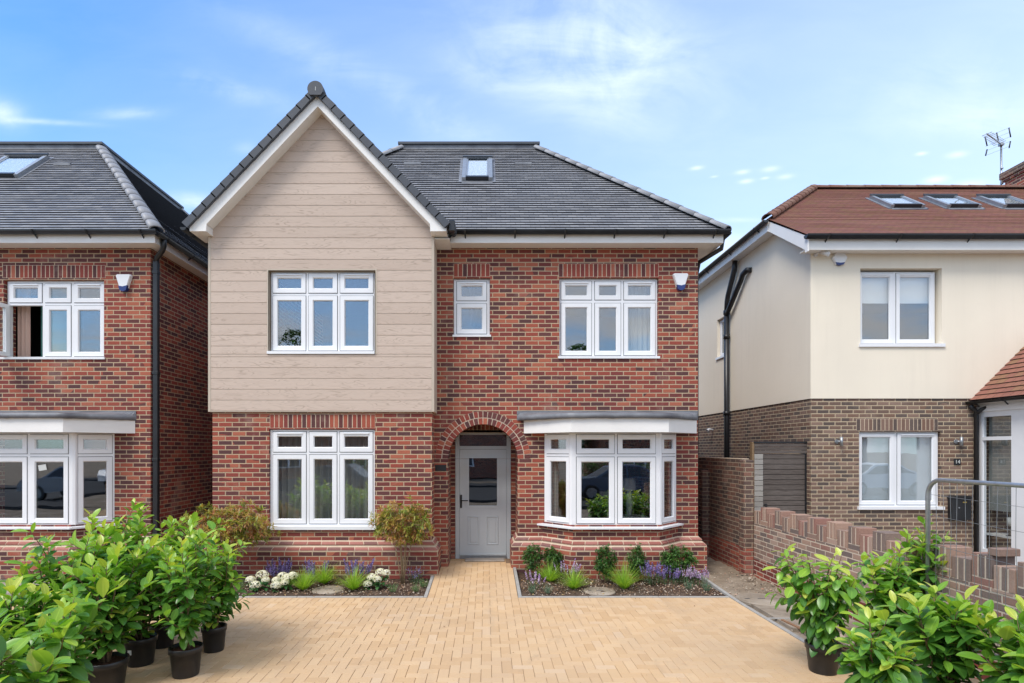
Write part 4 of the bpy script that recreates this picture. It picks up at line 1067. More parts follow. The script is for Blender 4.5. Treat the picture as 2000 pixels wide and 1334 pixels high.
for (xa, ya, xb, yb2) in ((1924, 268, 1928, 285), (1928, 292, 1925, 304), (1970.5, 249.5, 1974, 268), (1973.5, 276, 1971, 289), (1946.5, 259, 1950, 275)):
    yy = ay_ - .05; mb.tube([(PX(xa, yy), yy, PZ(ya, yy)), (PX(xb, yy), yy, PZ(yb2, yy))], .016, 6)
for k in range(5):
    y0_, y1q = 262 + k * 9, 250 + k * 9; yy = ay_ - .04
    mb.tube([(PX(1925, yy), yy, PZ(y0_ + 6, yy)), (PX(1973, yy), yy, PZ(y1q - 1, yy))], .003, 4)
mb.build('aerial_reflector', 'black', aer)
# soil pipes on the side wall
mb = MB(); sx_ = 5.96
mb.tube([(sx_, 14.0, .1), (sx_, 14.0, 5.56)], .062, 12)
mb.tube([(sx_, 14.0, 5.5), (sx_, 13.98, 5.75), (sx_, 13.92, 5.90), (sx_, 13.56, 6.42), (sx_, 13.52, 6.62)], .060, 12)
mb.tube([(sx_ - .01, 13.98, 5.45), (sx_ - .01, 13.72, 5.64), (sx_, 13.22, 6.06), (sx_, 13.12, 6.17), (sx_ + .02, 12.95, 6.22), (sx_ + .1, 12.88, 6.20)], .060, 12)
for z in (5.5, 4.9, 3.0): mb.tube([(sx_, 14.0, z - .05), (sx_, 14.0, z + .05)], .078, 12)
mb.build('soil_pipe', 'black', rh)
mb = MB(); mb.tube([(RX, 15.1, 2.62), (RX - .12, 15.08, 2.64), (RX - .18, 15.05, 2.60)], [.03, .03, .045], 8); mb.build('overflow_spout', 'upvc', rh)
# wall lights, number, letterbox, alarm, camera
for px0 in (1643, 1877.5):
    mb = MB(); x = PX(px0, RY - .08); z0 = PZ(871, RY - .08); z1 = PZ(853.5, RY - .08)
    mb.tube([(x, RY - .085, z0), (x, RY - .085, z1)], .028, 14); mb.tube([(x, RY - .06, (z0 + z1) / 2), (x - .03, RY + .01, (z0 + z1) / 2)], .016, 8); mb.tube([(x - .04, RY - .018, (z0 + z1) / 2), (x - .04, RY - .0, (z0 + z1) / 2)], .04, 14)
    mb.build('wall_light', 'steel', rh)
mb = MB(); x0, x1 = PX(1862.5, RY), PX(1875.5, RY); z0, z1 = PZ(908.5, RY), PZ(896, RY); mb.cbox(x0, x1, RY - .014, RY - .001, z0, z1, .003); pl = mb.build('number_plaque', 'black', rh)
fc = bpy.data.curves.new('house_number', 'FONT'); fc.body = '14'; fc.size = .098; fc.extrude = .001; fc.align_x = 'CENTER'; fc.align_y = 'CENTER'
fo = bpy.data.objects.new('house_number', fc); COL.objects.link(fo)
dg = bpy.context.evaluated_depsgraph_get(); me = bpy.data.meshes.new_from_object(fo.evaluated_get(dg)); bpy.data.objects.remove(fo)
fo = bpy.data.objects.new('house_number', me); COL.objects.link(fo); me.materials.append(M['label']); fo.parent = pl
fo.location = Vector(((x0 + x1) / 2, RY - .016, (z0 + z1) / 2)) - Vector(rh.location); fo.rotation_euler = (R(90), 0, 0)
mb = MB(); yy = RY - .12; x0, x1 = PX(1860.5, yy), PX(1898, yy); z0, z1 = PZ(1016, yy), PZ(970, yy)
mb.cbox(x0, x1, yy, RY - .001, z0, z1 - .03, .01); mb.prism([(x0 - .01, z1 - .035), (x1 + .01, z1 - .035), (x1 + .01, z1 - .015), (x1 - .04, z1 + .015), (x0 + .04, z1 + .015), (x0 - .01, z1 - .015)], yy - .015, RY - .001)
lb = mb.build('letterbox', 'black', rh)
mb = MB(); mb.box(x0 + .19, x0 + .26, yy - .004, yy - .001, z1 - .115, z1 - .095); mb.build('brass_nameplate', mat('brass', (.6, .45, .12), .35, .5, .8)[0], lb)
mb = MB(); mb.tube([(x0 + .12, yy + .005, z0 + .23), (x0 + .12, yy - .008, z0 + .23)], .013, 8); mb.build('lock', 'steel', lb)
mb = MB(); cxa, cza = PX(1637, RY), PZ(505.5, RY)
def hexr(k, yy): return [(cxa + .140 * k * math.cos(a), yy, cza + .135 * k * math.sin(a)) for a in [R(4 + 60 * q) for q in range(6)]]
R_ = [hexr(1.04, RY - .02), hexr(1.04, RY - .04), hexr(.98, RY - .06), hexr(.92, RY - .068)]
for A, B_ in zip(R_, R_[1:]):
    for k in range(6): mb.poly((A[k], A[(k + 1) % 6], B_[(k + 1) % 6], B_[k]))
mb.poly(R_[-1]); o = mb.build('alarm_box', 'upvc', rh); o['label'] = 'white hexagonal alarm box'
mb = MB(); mb.prism([(cxa - .085, cza - .085), (cxa - .06, cza - .125), (cxa, cza - .14), (cxa + .06, cza - .125), (cxa + .085, cza - .085), (cxa, cza - .095)], RY - .072, RY - .02); mb.build('alarm_beacon', 'blue', o)
mb = MB(); c0 = Vector((PX(1610, RY - .15), RY - .15, PZ(494, RY - .15))); mb.tube([c0 + Vector((-.04, .03, .035)), c0 + Vector((.06, -.05, -.045))], .042, 12)
mb.tube([c0 + Vector((-.03, .03, .03)), c0 + Vector((-.09, .08, .02)), c0 + Vector((-.09, .13, .0))], .014, 8); mb.tube([c0 + Vector((-.09, .10, .0)), c0 + Vector((-.09, .135, .0))], .035, 10)
mb.build('security_camera', 'upvc', rh)
# porch on the right
pX = 9.19; pY0 = 9.2; ze = PZ(783, RY)
mb = MB()
mb.box(pX, pX + .07, RY - .10, RY, .1, 2.95); mb.box(pX, pX + .07, 9.72, 9.88, .1, 2.95); mb.box(pX, pX + .07, 9.88, RY - .10, 2.70, 2.95); mb.box(pX, pX + .07, 9.88, RY - .10, .1, .27); mb.box(pX - .004, pX + .07, 9.88, RY - .10, 2.27, 2.335)
mb.box(pX, pX + .07, pY0, 9.72, .1, 2.95); mb.box(pX, 11.5, pY0, pY0 + .07, .1, .4); mb.box(pX, 11.5, pY0, pY0 + .07, 2.1, 2.95); mb.box(10.2, 10.3, pY0, pY0 + .07, .4, 2.1); mb.box(11.43, 11.5, pY0, RY, .1, 2.95)
mb.box(pX - .03, pX + .1, pY0 - .03, RY, .0, .1); mb.box(pX - .03, pX, pY0, RY, 2.80, 2.90)
po = mb.build('porch', 'upvc', rh)
mb = MB(); mb.box(pX + .03, pX + .036, 9.88, RY - .10, .27, 2.27); mb.box(pX + .03, pX + .036, 9.88, RY - .10, 2.335, 2.70); mb.box(pX + .1, 10.2, pY0 + .03, pY0 + .036, .4, 2.1); mb.box(10.3, 11.43, pY0 + .03, pY0 + .036, .4, 2.1); mb.build('glass', 'glass', po)
mb = MB(); roof_slope(mb, (pX - .16, RY - .003, ze), (pX - .16, 9.05, ze), (pX + 1.15, 9.05, ze + 1.31), (pX + 1.15, RY - .003, ze + 1.31), gauge=.135, thick=.02)
roof_slope(mb, (pX + 2.46, 9.05, ze), (pX + 2.46, RY - .003, ze), (pX + 1.15, RY - .003, ze + 1.31), (pX + 1.15, 9.05, ze + 1.31), gauge=.135)
mb.prism([(pX - .1, ze), (pX + 2.4, ze), (pX + 1.15, ze + 1.25)], 9.1, 9.15, m=2); mb.slab([(pX - .12, 9.1), (pX + 2.4, 9.1), (pX + 2.4, RY - .01), (pX - .12, RY - .01)], ze - .06, ze - .03, m=2)
mb.build('porch_roof', ['tile_red', 'tile_edge', 'white'], po)
mb = MB(); gutter(mb, (pX - .21, RY - .02, ze - .02), (pX - .21, 9.05, ze - .02), r=.05, out=Vector((-1, 0, 0)), bracket=.5)
mb.tube([(pX - .19, RY - .07, ze - .08), (pX - .17, RY - .07, ze - .14), (pX - .09, RY - .07, ze - .20), (pX - .09, RY - .07, .1)], .04, 10)
mb.tube([(pX - .10, RY - .08, ze - .24), (pX - .04, RY - .12, ze - .17), (pX + .0, RY - .2, ze - .13)], .035, 8)
mb.build('downpipe', 'black', rh)
interior(rh, RX + .3, RE - .3, 11.5, 15, zs=(.02, 3.0, 5.7))
# things on the porch sill
pz0 = .28
mb = MB(); mb.box(pX + .15, pX + .155, 9.86, RY - .06, .98, 2.72); mb.build('roller_blind_or_reflection', mottled('pane_reflection_grey', (.40, .40, .37), (.34, .34, .315), 1.5), po)  # grey panel added behind the porch glass to paint its pale reflection
sh = MB(); sh.box(pX + .08, pX + .5, 9.75, RY - .02, .52, .55); sh.build('inner_shelf', 'white', po)
c = thing('candle', (pX + .2, 10.12, .55), 'white pillar candle in a dark holder inside the porch window', 'candle')
mb = MB(); mb.lathe([(0, .33), (.045, .33), (.045, .18), (0, .18)], c.location, 16); mb.build('wax', 'candle', c)
mb = MB(); mb.lathe([(0, .0), (.06, 0), (.02, .03), (.02, .13), (.06, .165), (.06, .18), (0, .18)], c.location, 16); mb.build('holder', 'black', c)


# ================================================================== GROUND
KX = 3.45
mb = MB(); n = 12
mb.poly([(-300, -300, -.06), (300, -300, -.06), (300, 500, -.06), (-300, 500, -.06)]); structure(mb.build('ground', 'dirt'))
def zpath(x, y): return .085 * min(1, max(0, (y - 8.1) / 1.5))
# block paving: real blocks laid in a ninety degree herringbone
mb = MB(); Wb = .1
def paver(x0, y0, x1, y1):
    g = .0009; c = .003; t = rnd.random(); dz_ = rnd.uniform(-.0012, .0012)
    zz = [zpath(x, y) + dz_ for x, y in ((x0, y0), (x1, y0), (x1, y1), (x0, y1))]
    o_ = [(x0 + g, y0 + g), (x1 - g, y0 + g), (x1 - g, y1 - g), (x0 + g, y1 - g)]; i_ = [(x0 + g + c, y0 + g + c), (x1 - g - c, y0 + g + c), (x1 - g - c, y1 - g - c), (x0 + g + c, y1 - g - c)]
    O = [(p[0], p[1], z - .005) for p, z in zip(o_, zz)]; I = [(p[0], p[1], z) for p, z in zip(i_, zz)]
    mb.poly(I, 0, t)
    for k in range(4): mb.poly((O[k], O[(k + 1) % 4], I[(k + 1) % 4], I[k]), 0, t)
Y0B = 8.0; PXL, PXR = -.84, .45
def inside(x, y):
    if x > KX - .001: return False
    if y < Y0B - .2: return x > -9
    return PXL + .1 < x < PXR - .1 and y < 10.42
ox, oy = PXR - .1 - 1.3 + .0, Y0B - .2
def clipb(x0, y0, x1, y1):
    # clip block to the laid areas (blocks are cut at the edges)
    out = []
    a0, a1, b0, b1 = max(x0, -9), min(x1, KX), y0, min(y1, Y0B - .2)
    if a1 - a0 > .02 and b1 - b0 > .02 and y0 < Y0B - .2: out.append((a0, b0, a1, b1))
    a0, a1, b0, b1 = max(x0, PXL + .1), min(x1, PXR - .1), max(y0, Y0B - .2), min(y1, 10.42)
    if a1 - a0 > .02 and b1 - b0 > .02: out.append((a0, b0, a1, b1))
    return out
for a in range(-100, 50):
    for b in range(-70, 40):
        c = (a - b) % 4; x, y = ox + a * Wb, oy + b * Wb
        if y < 1.5 or y > 10.45 or x < -9.3 or x > KX: continue
        if c == 0: q = (x, y, x + .2, y + .1)
        elif c == 3: q = (x, y, x + .1, y + .2)
        else: continue
        for r_ in clipb(*q): paver(*r_)
x = PXR + .0
while x < KX - .05: paver(x, Y0B - .2, min(x + .1, KX), Y0B); x += .1
x = PXL - .1
while x > -9: paver(x, Y0B - .2, x + .1, Y0B); x -= .1
y = Y0B - .2
while y < 9.8:
    paver(PXL, y, PXL + .1, y + .2); paver(PXR - .1, y, PXR, y + .2); y += .2
structure(mb.build('driveway', 'paver'))
mb = MB(); mb.poly([(-9, 1.4, -.0085), (KX, 1.4, -.0085), (KX, 8.1, -.0085), (-9, 8.1, -.0085)]); mb.poly([(PXL, 8.1, -.0085), (PXR, 8.1, -.0085), (PXR, 9.6, .076), (PXL, 9.6, .076)]); mb.poly([(PXL, 9.6, .076), (PXR, 9.6, .076), (PXR, 10.5, .076), (PXL, 10.5, .076)])
structure(mb.build('paving_joints', 'joint'))
# kerb edging
mb = MB()
def kerb_run(x0, y0, x1, y1, wd=.05, zt=.012, seg=.9):
    L = math.hypot(x1 - x0, y1 - y0); N = max(1, round(L / seg)); dx1, dy1 = (x1 - x0) / L, (y1 - y0) / L; nx_, ny_ = -dy1, dx1
    def Tk(p): return Vector((x0 + dx1 * p.x + nx_ * p.y, y0 + dy1 * p.x + ny_ * p.y, p.z + zpath(0, y0 + dy1 * p.x)))
    mb.T = Tk
    for i in range(N): mb.cbox(L * i / N + .002, L * (i + 1) / N - .002, 0, wd, -.1, zt + rnd.uniform(-.002, .002), .006)
    mb.T = None
kerb_run(KX + .052, 1.5, KX + .052, 9.58, .05); kerb_run(PXR, Y0B + .001, KX, Y0B + .001); kerb_run(-9, Y0B + .001, PXL - .051, Y0B + .001)
kerb_run(PXR + .055, Y0B + .052, PXR + .055, 9.60); kerb_run(PXL, Y0B + .002, PXL, 9.10)
structure(mb.build('kerb_edging', 'kerb'))

# soil and dirt sheets with real bumps
import mathutils
def rough_sheet(name, x0, x1, y0, y1, z, amp, sc, m, step=.06, edge=None, kind='structure'):
    mb = MB(); nx = int((x1 - x0) / step); ny = int((y1 - y0) / step)
    def h(i, j):
        x, y = x0 + (x1 - x0) * i / nx, y0 + (y1 - y0) * j / ny
        v = mathutils.noise.fractal(Vector((x * sc, y * sc, 3.1)), .7, 2.1, 4)
        e = min(1, min(x - x0, x1 - x, y - y0, y1 - y) / .12)
        return (x, y, z + amp * v * e)
    g = [[h(i, j) for i in range(nx + 1)] for j in range(ny + 1)]
    for j in range(ny):
        for i in range(nx): mb.poly((g[j][i], g[j][i + 1], g[j + 1][i + 1], g[j + 1][i]), 0, smooth=True)
    return structure(mb.build(name, m), kind)
rough_sheet('flower_bed', -6.6, PXL - .055, Y0B + .055, 9.5, -.005, .022, 5, 'soil', .05)
rough_sheet('flower_bed', PXR + .06, KX + .0, Y0B + .055, 9.9, -.005, .022, 5, 'soil', .05)
rough_sheet('dirt_path', KX + .105, 4.75, 1.5, 15.5, -.035, .03, 2.2, 'dirt', .06)
rough_sheet('side_passage', -6.0, -4.5, 9.3, 18, -.02, .02, 3, 'dirt', .12)
rough_sheet('dirt_strip', 4.85, 20, 1.0, 11, -.03, .02, 1.5, 'dirt', .4)
mb = MB(); mb.slab([(-16, 8.3), (-6.7, 8.3), (-6.7, 10), (-16, 10)], -.05, -.01); structure(mb.build('front_path', 'concrete'))
mb = MB()
mb.slab([(KX + .15, 6.62), (4.5, 6.62), (4.5, 7.9), (KX + .15, 7.95)], -.06, .004); structure(mb.build('concrete_patch', 'cover'))

# pebbles
def pebbles(name, areas, cols, lab, seed):
    r = random.Random(seed); mb = MB()
    pm, t, b = mat(name + '_stone', (.5, .45, .4), .85, .3); t.l.new(t.ramp(attr(t), [(i / (len(cols) - 1), c) for i, c in enumerate(cols)]), b.inputs['Base Color'])
    for (x0, x1, y0, y1, z, n, s0, s1) in areas:
        for _ in range(n):
            c = Vector((r.uniform(x0, x1), r.uniform(y0, y1), z + r.uniform(-.004, .012))); s = r.uniform(s0, s1) * (r.random() ** .7 + .3)
            e = Euler((r.uniform(-.5, .5), r.uniform(-.5, .5), r.uniform(0, 6.28))); sc = (s * r.uniform(.7, 1.2), s * r.uniform(.5, .9), s * r.uniform(.3, .6))
            vs = []
            for (u, v_, w_) in ((1, 0, 0), (.5, .8, .1), (-.5, .85, 0), (-1, .05, .1), (-.45, -.8, 0), (.55, -.75, .05)): vs.append(Vector((u * sc[0] * r.uniform(.8, 1.1), v_ * sc[1], w_ * sc[2])))
            top = [Vector((v_.x * .6, v_.y * .55, sc[2] * r.uniform(.7, 1))) for v_ in vs]
            for v_ in vs + top: v_.rotate(e)
            vs = [v_ + c for v_ in vs]; top = [v_ + c for v_ in top]; tt_ = r.random()
            for k in range(6): mb.poly((vs[k], vs[(k + 1) % 6], top[(k + 1) % 6], top[k]), 0, tt_)
            mb.poly(top, 0, tt_)
    o = mb.build(name, pm); tag(o, lab, name.replace('_', ' '), None, 'stuff'); return o
pebbles('bed_gravel', [(-4.4, PXL - .09, 8.1, 9.0, .004, 2300, .004, .017), (PXR + .09, KX - .03, 8.1, 9.2, .004, 2800, .004, .017), (-6.4, -4.4, 8.1, 8.6, .004, 300, .005, .014)],
        [(.05, .03, .022), (.14, .085, .055), (.30, .18, .11), (.42, .31, .22), (.62, .55, .46)], 'small brown and white stone chippings mixed through the flower bed soil', 3)
pebbles('rubble', [(KX + .12, 4.38, 4, 14, -.024, 900, .004, .015), (3.6, 4.45, 8.1, 9.7, -.022, 200, .006, .022), (4.15, 4.48, 8.3, 9.5, -.015, 26, .02, .04)],
        [(.12, .09, .07), (.25, .19, .14), (.36, .29, .22), (.45, .38, .30), (.40, .2, .13)], 'loose stones and rubble on the dirt beside the boundary wall', 5)

pebbles('leaf_litter', [(-3, KX, 4.5, 7.8, .002, 34, .004, .011), (PXL, PXR, 7.9, 9.6, .03, 4, .004, .008), (PXR + .1, KX - .05, 7.9, 8.08, .012, 20, .004, .012), (-4.4, PXL - .1, 7.9, 8.08, .012, 20, .004, .012), (PXR + .1, KX - .05, 8.1, 9.0, .012, 60, .010, .020), (-4.3, PXL - .1, 8.1, 8.9, .012, 50, .010, .020)],
        [(.10, .05, .02), (.22, .11, .04), (.33, .18, .06), (.45, .33, .14)], 'dry brown leaf scraps and crumbs of soil scattered over the paving and bed edges', 8)
def at_ground(px_, py_, z=0.0):
    Y = (CAMH - z) * F / (py_ - 878); return Vector((PX(px_, Y), Y, z))
# manhole covers
def manhole(px_, py_, r, lab, ys=1.0, m='cover'):
    p = at_ground(px_, py_, .0); p.z = -.008; mb = MB()
    mb.lathe([(r * 1.0, -.02), (r, .012), (r - .012, .022), (r - .05, .022), (r - .058, .016), (r - .066, .022), (.001, .024)], p, 40, smooth=False)
    o = mb.build('manhole_cover', m, None, p); tag(o, lab, 'manhole cover', 'round concrete covers let into the ground')
    mm = MB(); mm.box(p.x - .05, p.x + .05, p.y - .008, p.y + .008, p.z + .0245, p.z + .0275); mm.box(p.x - r * .7, p.x - r * .5, p.y - .01, p.y + .01, p.z + .0245, p.z + .027); mm.build('lifting_slot', 'bluegrey', o); return o
manhole(641, 1152.5, .235, 'round concrete cover in the soil bed left of the front path, below the three-light window')
manhole(1170.5, 1155, .235, 'round concrete cover in the soil bed under the bay window')
manhole(1487, 1171, .33, 'larger round cover on the pale dirt right of the driveway kerb')
# door mat stone
p = at_ground(947, 1095, .09); mb = MB(); mb.cbox(PX(908.5, 10.3), PX(985, 10.3), 10.12, 10.36, .086, .112, .008); tag(mb.build('doorstep_mat', 'concrete', None, p), 'worn grey mat lying on the paving at the foot of the grey front door', 'doormat')

# ================================================================== WALLS, GATE, FENCE ON THE RIGHT
tw = thing('garden_wall', (4.7, 12, 0), 'tall weathered brick wall with piers running back beside the middle house', 'wall')
WX = 4.53
mb = MB(); mb.box(WX - .105, WX, 9.75, 17, -.1, 1.93)
mb.cbox(WX - .165, WX + .0, 9.55, 9.749, -.1, 1.92, .012); mb.box(WX - .24, WX - .105, 11.2, 11.42, -.1, 1.69)
mb.build('brickwork', 'brick_old', tw)
mb = MB(); mb.box(WX - .109, WX + .004, 9.752, 17, 1.93, 1.945); mb.build('wall_top', 'mortar', tw)
bw = thing('boundary_wall', (4.7, 7, 0), 'low brown brick boundary wall with a zigzag top of upright bricks, right of the driveway', 'wall')
mb = MB(); y0w, y1w = 2.2, 9.55; mb.box(WX, WX + .215, y0w, y1w, -.1, .855)
mb.build('brickwork', 'brick_low', bw)
mb = MB(); y = y1w; hi = False; k = 0
while y > y0w + .25:
    z0 = .855 + (.075 if hi else 0); zt_ = z0 + .215
    if hi:
        mb.cbox(WX + .002, WX + .21, y - .220, y - .005, .86, .925, .003)
    mb.box(WX + .003, WX + .211, y - .216, y - .009, .855, zt_ - .012, m=1)
    for i in range(3):
        ya = y - .075 * i
        mb.cbox(WX + rnd.uniform(-.004, .003), WX + .215 + rnd.uniform(-.003, .004), ya - .067, ya - .008, z0 + .005, zt_ + rnd.uniform(-.003, .003), .003)
    y -= .225; hi = not hi
mb.build('upright_brick', ['unit_low', 'mortar_pale'], bw)
lbk = at_ground(1000, 1000)
mb = MB(); Yb = WX * F / (1972 - 950) * 1.035
Tb = Matrix.Translation((WX + .10, Yb, 1.045 + .105)) @ Matrix.Rotation(R(4), 4, 'Z')
mb.T = lambda p: Tb @ p
mb.cbox(-.10, .115, -.051, .051, .0, .065, .004, t=.1); mb.T = None
tag(mb.build('loose_brick', 'unit_low', None, (WX + .1, Yb, 1.15)), 'single loose brick lying flat on top of the low boundary wall near the porch', 'brick')

gt = thing('timber_gate', (5.6, 10.72, 0), 'weathered horizontal slatted timber gate between the brown house and the tall wall', 'gate')
gy = 10.70
def slats(name, x0, x1, z0, z1, y, m, n):
    mb = MB(); h = (z1 - z0) / n
    for i in range(n): mb.cbox(x0, x1, y + rnd.uniform(-.002, .002), y + .022, z0 + i * h + .005, z0 + (i + 1) * h - .004, .003)
    return mb.build(name, m, gt)
gs = gy / F
slats('gate_panel', PX(1490, gy), PX(1572, gy), .15, PZ(886.5, gy), gy, 'oldwood', 19)
slats('side_panel', PX(1472.5, gy), PX(1489.5, gy), .1, PZ(886.5, gy), gy - .02, 'greywood', 19)
slats('head_panel', PX(1472.5, gy), PX(1580, gy), PZ(886, gy), PZ(866.5, gy), gy - .02, 'oldwood', 3)
mb = MB(); mb.cbox(PX(1572.5, gy), PX(1580, gy), gy - .01, gy + .09, 0, PZ(886.5, gy), .005); mb.cbox(PX(1470, gy), PX(1580.5, gy), gy - .03, gy + .08, PZ(866, gy), PZ(862.5, gy), .004); mb.box(PX(1485, gy), PX(1575, gy), gy + .05, gy + .055, .1, PZ(887, gy))
mb.build('black_frame', 'black', gt)
mb = MB(); mb.cbox(PX(1467.5, gy), PX(1472, gy), gy - .03, gy + .07, 0, PZ(863, gy), .004); mb.build('gate_post', 'endpost', gt)
mb = MB(); xx, zz = PX(1495, gy), PZ(986, gy); mb.tube([(xx, gy, zz), (xx, gy - .02, zz)], .025, 12); mb.build('gate_latch', 'black', gt)

fp = thing('fence_panel', (4.5, 5, 0), 'galvanised temporary mesh fence panel standing along the low boundary wall', 'fence')
mb = MB(); fx = 4.46; fy0 = 5.70; fy1 = 2.4; zt_ = 1.80; r_ = .021
arc = [(fx, fy0 - .0 , .18), (fx, fy0, zt_ - .16)] + [(fx, fy0 - .16 + .16 * math.cos(a), zt_ - .16 + .16 * math.sin(a)) for a in [R(15 * q) for q in range(1, 6)]] + [(fx, fy0 - .16, zt_), (fx, fy1, zt_)]
mb.tube(arc, r_, 12); mb.tube([(fx, fy0, .3), (fx, fy1, .3)], .014, 8)
mb.build('tube_frame', 'steel', fp)
mb = MB(); y = fy0 - .10
r3 = random.Random(5)
while y > fy1:
    w1, w2 = r3.uniform(-.012, .012), r3.uniform(-.012, .012)
    mb.tube([(fx, y, .3), (fx + w1, y + w2, .9), (fx + w2, y - w1 * .7, 1.3), (fx, y, zt_ - .01)], .0021, 4, cap=False); y -= .085
for z in (.55, .84, 1.13, 1.42, 1.63): mb.tube([(fx, fy0, z + .02), (fx + .01, fy0 - 1, z - .01), (fx - .01, fy0 - 2.2, z + .008), (fx, fy1, z)], .0024, 4, cap=False)
mb.build('wire_mesh', 'steel', fp)
mb = MB(); mb.cbox(fx - .3, fx + .06, fy0 - .11, fy0 + .11, -.02, .13, .03); mb.build('rubber_foot', 'black', fp)

# battens and boards lying on the dirt
def batten(px0, py0, px1, py1, wd, h, m, lab, name='timber_batten'):
    a, b = at_ground(px0, py0, .0), at_ground(px1, py1, .0); d = (b - a).normalized(); s = Vector((-d.y, d.x, 0)); mb = MB(); L = (b - a).length
    mb.T = lambda p: a + d * p.x + s * p.y + Vector((0, 0, p.z)); mb.cbox(0, L, -wd / 2, wd / 2, .0, h, .003); mb.T = None
    return tag(mb.build(name, m, None, (a + b) / 2), lab, 'timber')
batten(1527, 1212, 1655, 1272, .035, .02, 'wood_batten', 'thin brown batten lying behind the potted laurel on the dirt')
batten(1640, 1262, 1700, 1304, .05, .02, 'wood_batten', 'brown batten lying right of the potted laurel, nearer the kerb')
batten(1632, 1243, 1700, 1287, .12, .03, 'pale_wood', 'short pale board lying on the dirt beside the brown battens')
batten(1497, 1208.5, 1552, 1209, .03, .012, 'kerb', 'pale thin strip lying across the dirt by the kerb')
mb = MB(); p = at_ground(1680, 1330, 0); mb.cbox(p.x - .06, p.x + .05, p.y - .04, p.y + .03, 0, .05, .006); tag(mb.build('stone_offcut', 'pale_wood', None, p), 'small pale offcut block lying by the driveway kerb in front of the boards', 'offcut')

# ================================================================== PLANTS
def leaf(mb, base, d, up, L, W, t, fold=.25, droop=.25, segs=4, pt=.55, m=0, pw=.8):
    d = d.normalized(); side = d.cross(up)
    if side.length < 1e-4: side = d.orthogonal()
    side.normalize(); nn = side.cross(d).normalized()
    ctr = []; 
    sq = [1 - (1 - i / segs) ** (1.5 if pw < .8 else 1) for i in range(segs + 1)]
    for i in range(segs + 1):
        s = sq[i]; ctr.append(base + d * (L * s * (1 - .08 * s * droop)) - nn * (droop * L * s * s * .55))
    prev = None
    for i in range(segs + 1):
        s = sq[i]; w_ = W * .5 * (math.sin(math.pi * min(1, s ** pt)) ** pw if 0 < s < 1 else 0)
        if i == 0: w_ = W * .04
        l, r = ctr[i] - side * w_ + nn * (fold * w_), ctr[i] + side * w_ + nn * (fold * w_)
        if prev:
            pl_, pc, pr, ps = prev
            if i == segs:
                mb.poly((pc, ctr[i], pl_), m, t, [(.5, ps), (.5, 1), (0, ps)], smooth=True, raw=True); mb.poly((pc, pr, ctr[i]), m, t, [(.5, ps), (1, ps), (.5, 1)], smooth=True, raw=True)
            else:
                mb.poly((pc, ctr[i], l, pl_), m, t, [(.5, ps), (.5, s), (0, s), (0, ps)], smooth=True, raw=True); mb.poly((pc, pr, r, ctr[i]), m, t, [(.5, ps), (1, ps), (1, s), (.5, s)], smooth=True, raw=True)
        prev = (l, ctr[i], r, s)
def rdir(r, el0, el1, az=None):
    a = r.uniform(0, 2 * math.pi) if az is None else az; e = R(r.uniform(el0, el1)); return Vector((math.cos(a) * math.cos(e), math.sin(a) * math.cos(e), math.sin(e)))
def stem_path(r, p0, d0, L, n=6, wob=.12, grav=.0):
    pts = [Vector(p0)]; d = d0.normalized()
    for i in range(n):
        d = (d + Vector((r.uniform(-wob, wob), r.uniform(-wob, wob), r.uniform(-wob, wob) * .5 + grav))).normalized(); pts.append(pts[-1] + d * (L / n))
    return pts
def along(pts, s):
    k = s * (len(pts) - 1); i = min(int(k), len(pts) - 2); return pts[i].lerp(pts[i + 1], k - i), (pts[i + 1] - pts[i]).normalized()

def pot_mesh(root, r=.15, h=.25, at=None):
    mb = MB(); o = Vector(root.location)
    mb.lathe([(0, .002), (r * .76, .0), (r * .78, .01), (r * .93, h * .80), (r * 1.0, h * .81), (r * 1.01, h * .985), (r * .985, h), (r * .945, h * .99), (r * .90, h * .86), (0, h * .86)], o, 32)
    mb.build('pot', 'black', root)
    mb = MB(); rr_ = random.Random(11); K = 14
    mb.lathe([(r * .915, h * .865), (r * .6, h * .90), (r * .2, h * .915), (0, h * .92)], o, 22, smooth=False)
    for _ in range(120):
        a, q = rr_.uniform(0, 6.28), r * .87 * math.sqrt(rr_.random()); c = o + Vector((q * math.cos(a), q * math.sin(a), h * .905)); s = rr_.uniform(.004, .011)
        d = rdir(rr_, -30, 50) * s; e = rdir(rr_, -30, 50) * s; mb.poly((c - d, c - e, c + d + Vector((0, 0, .004)), c + e))
    mb.build('bark_mulch', 'potsoil', root)

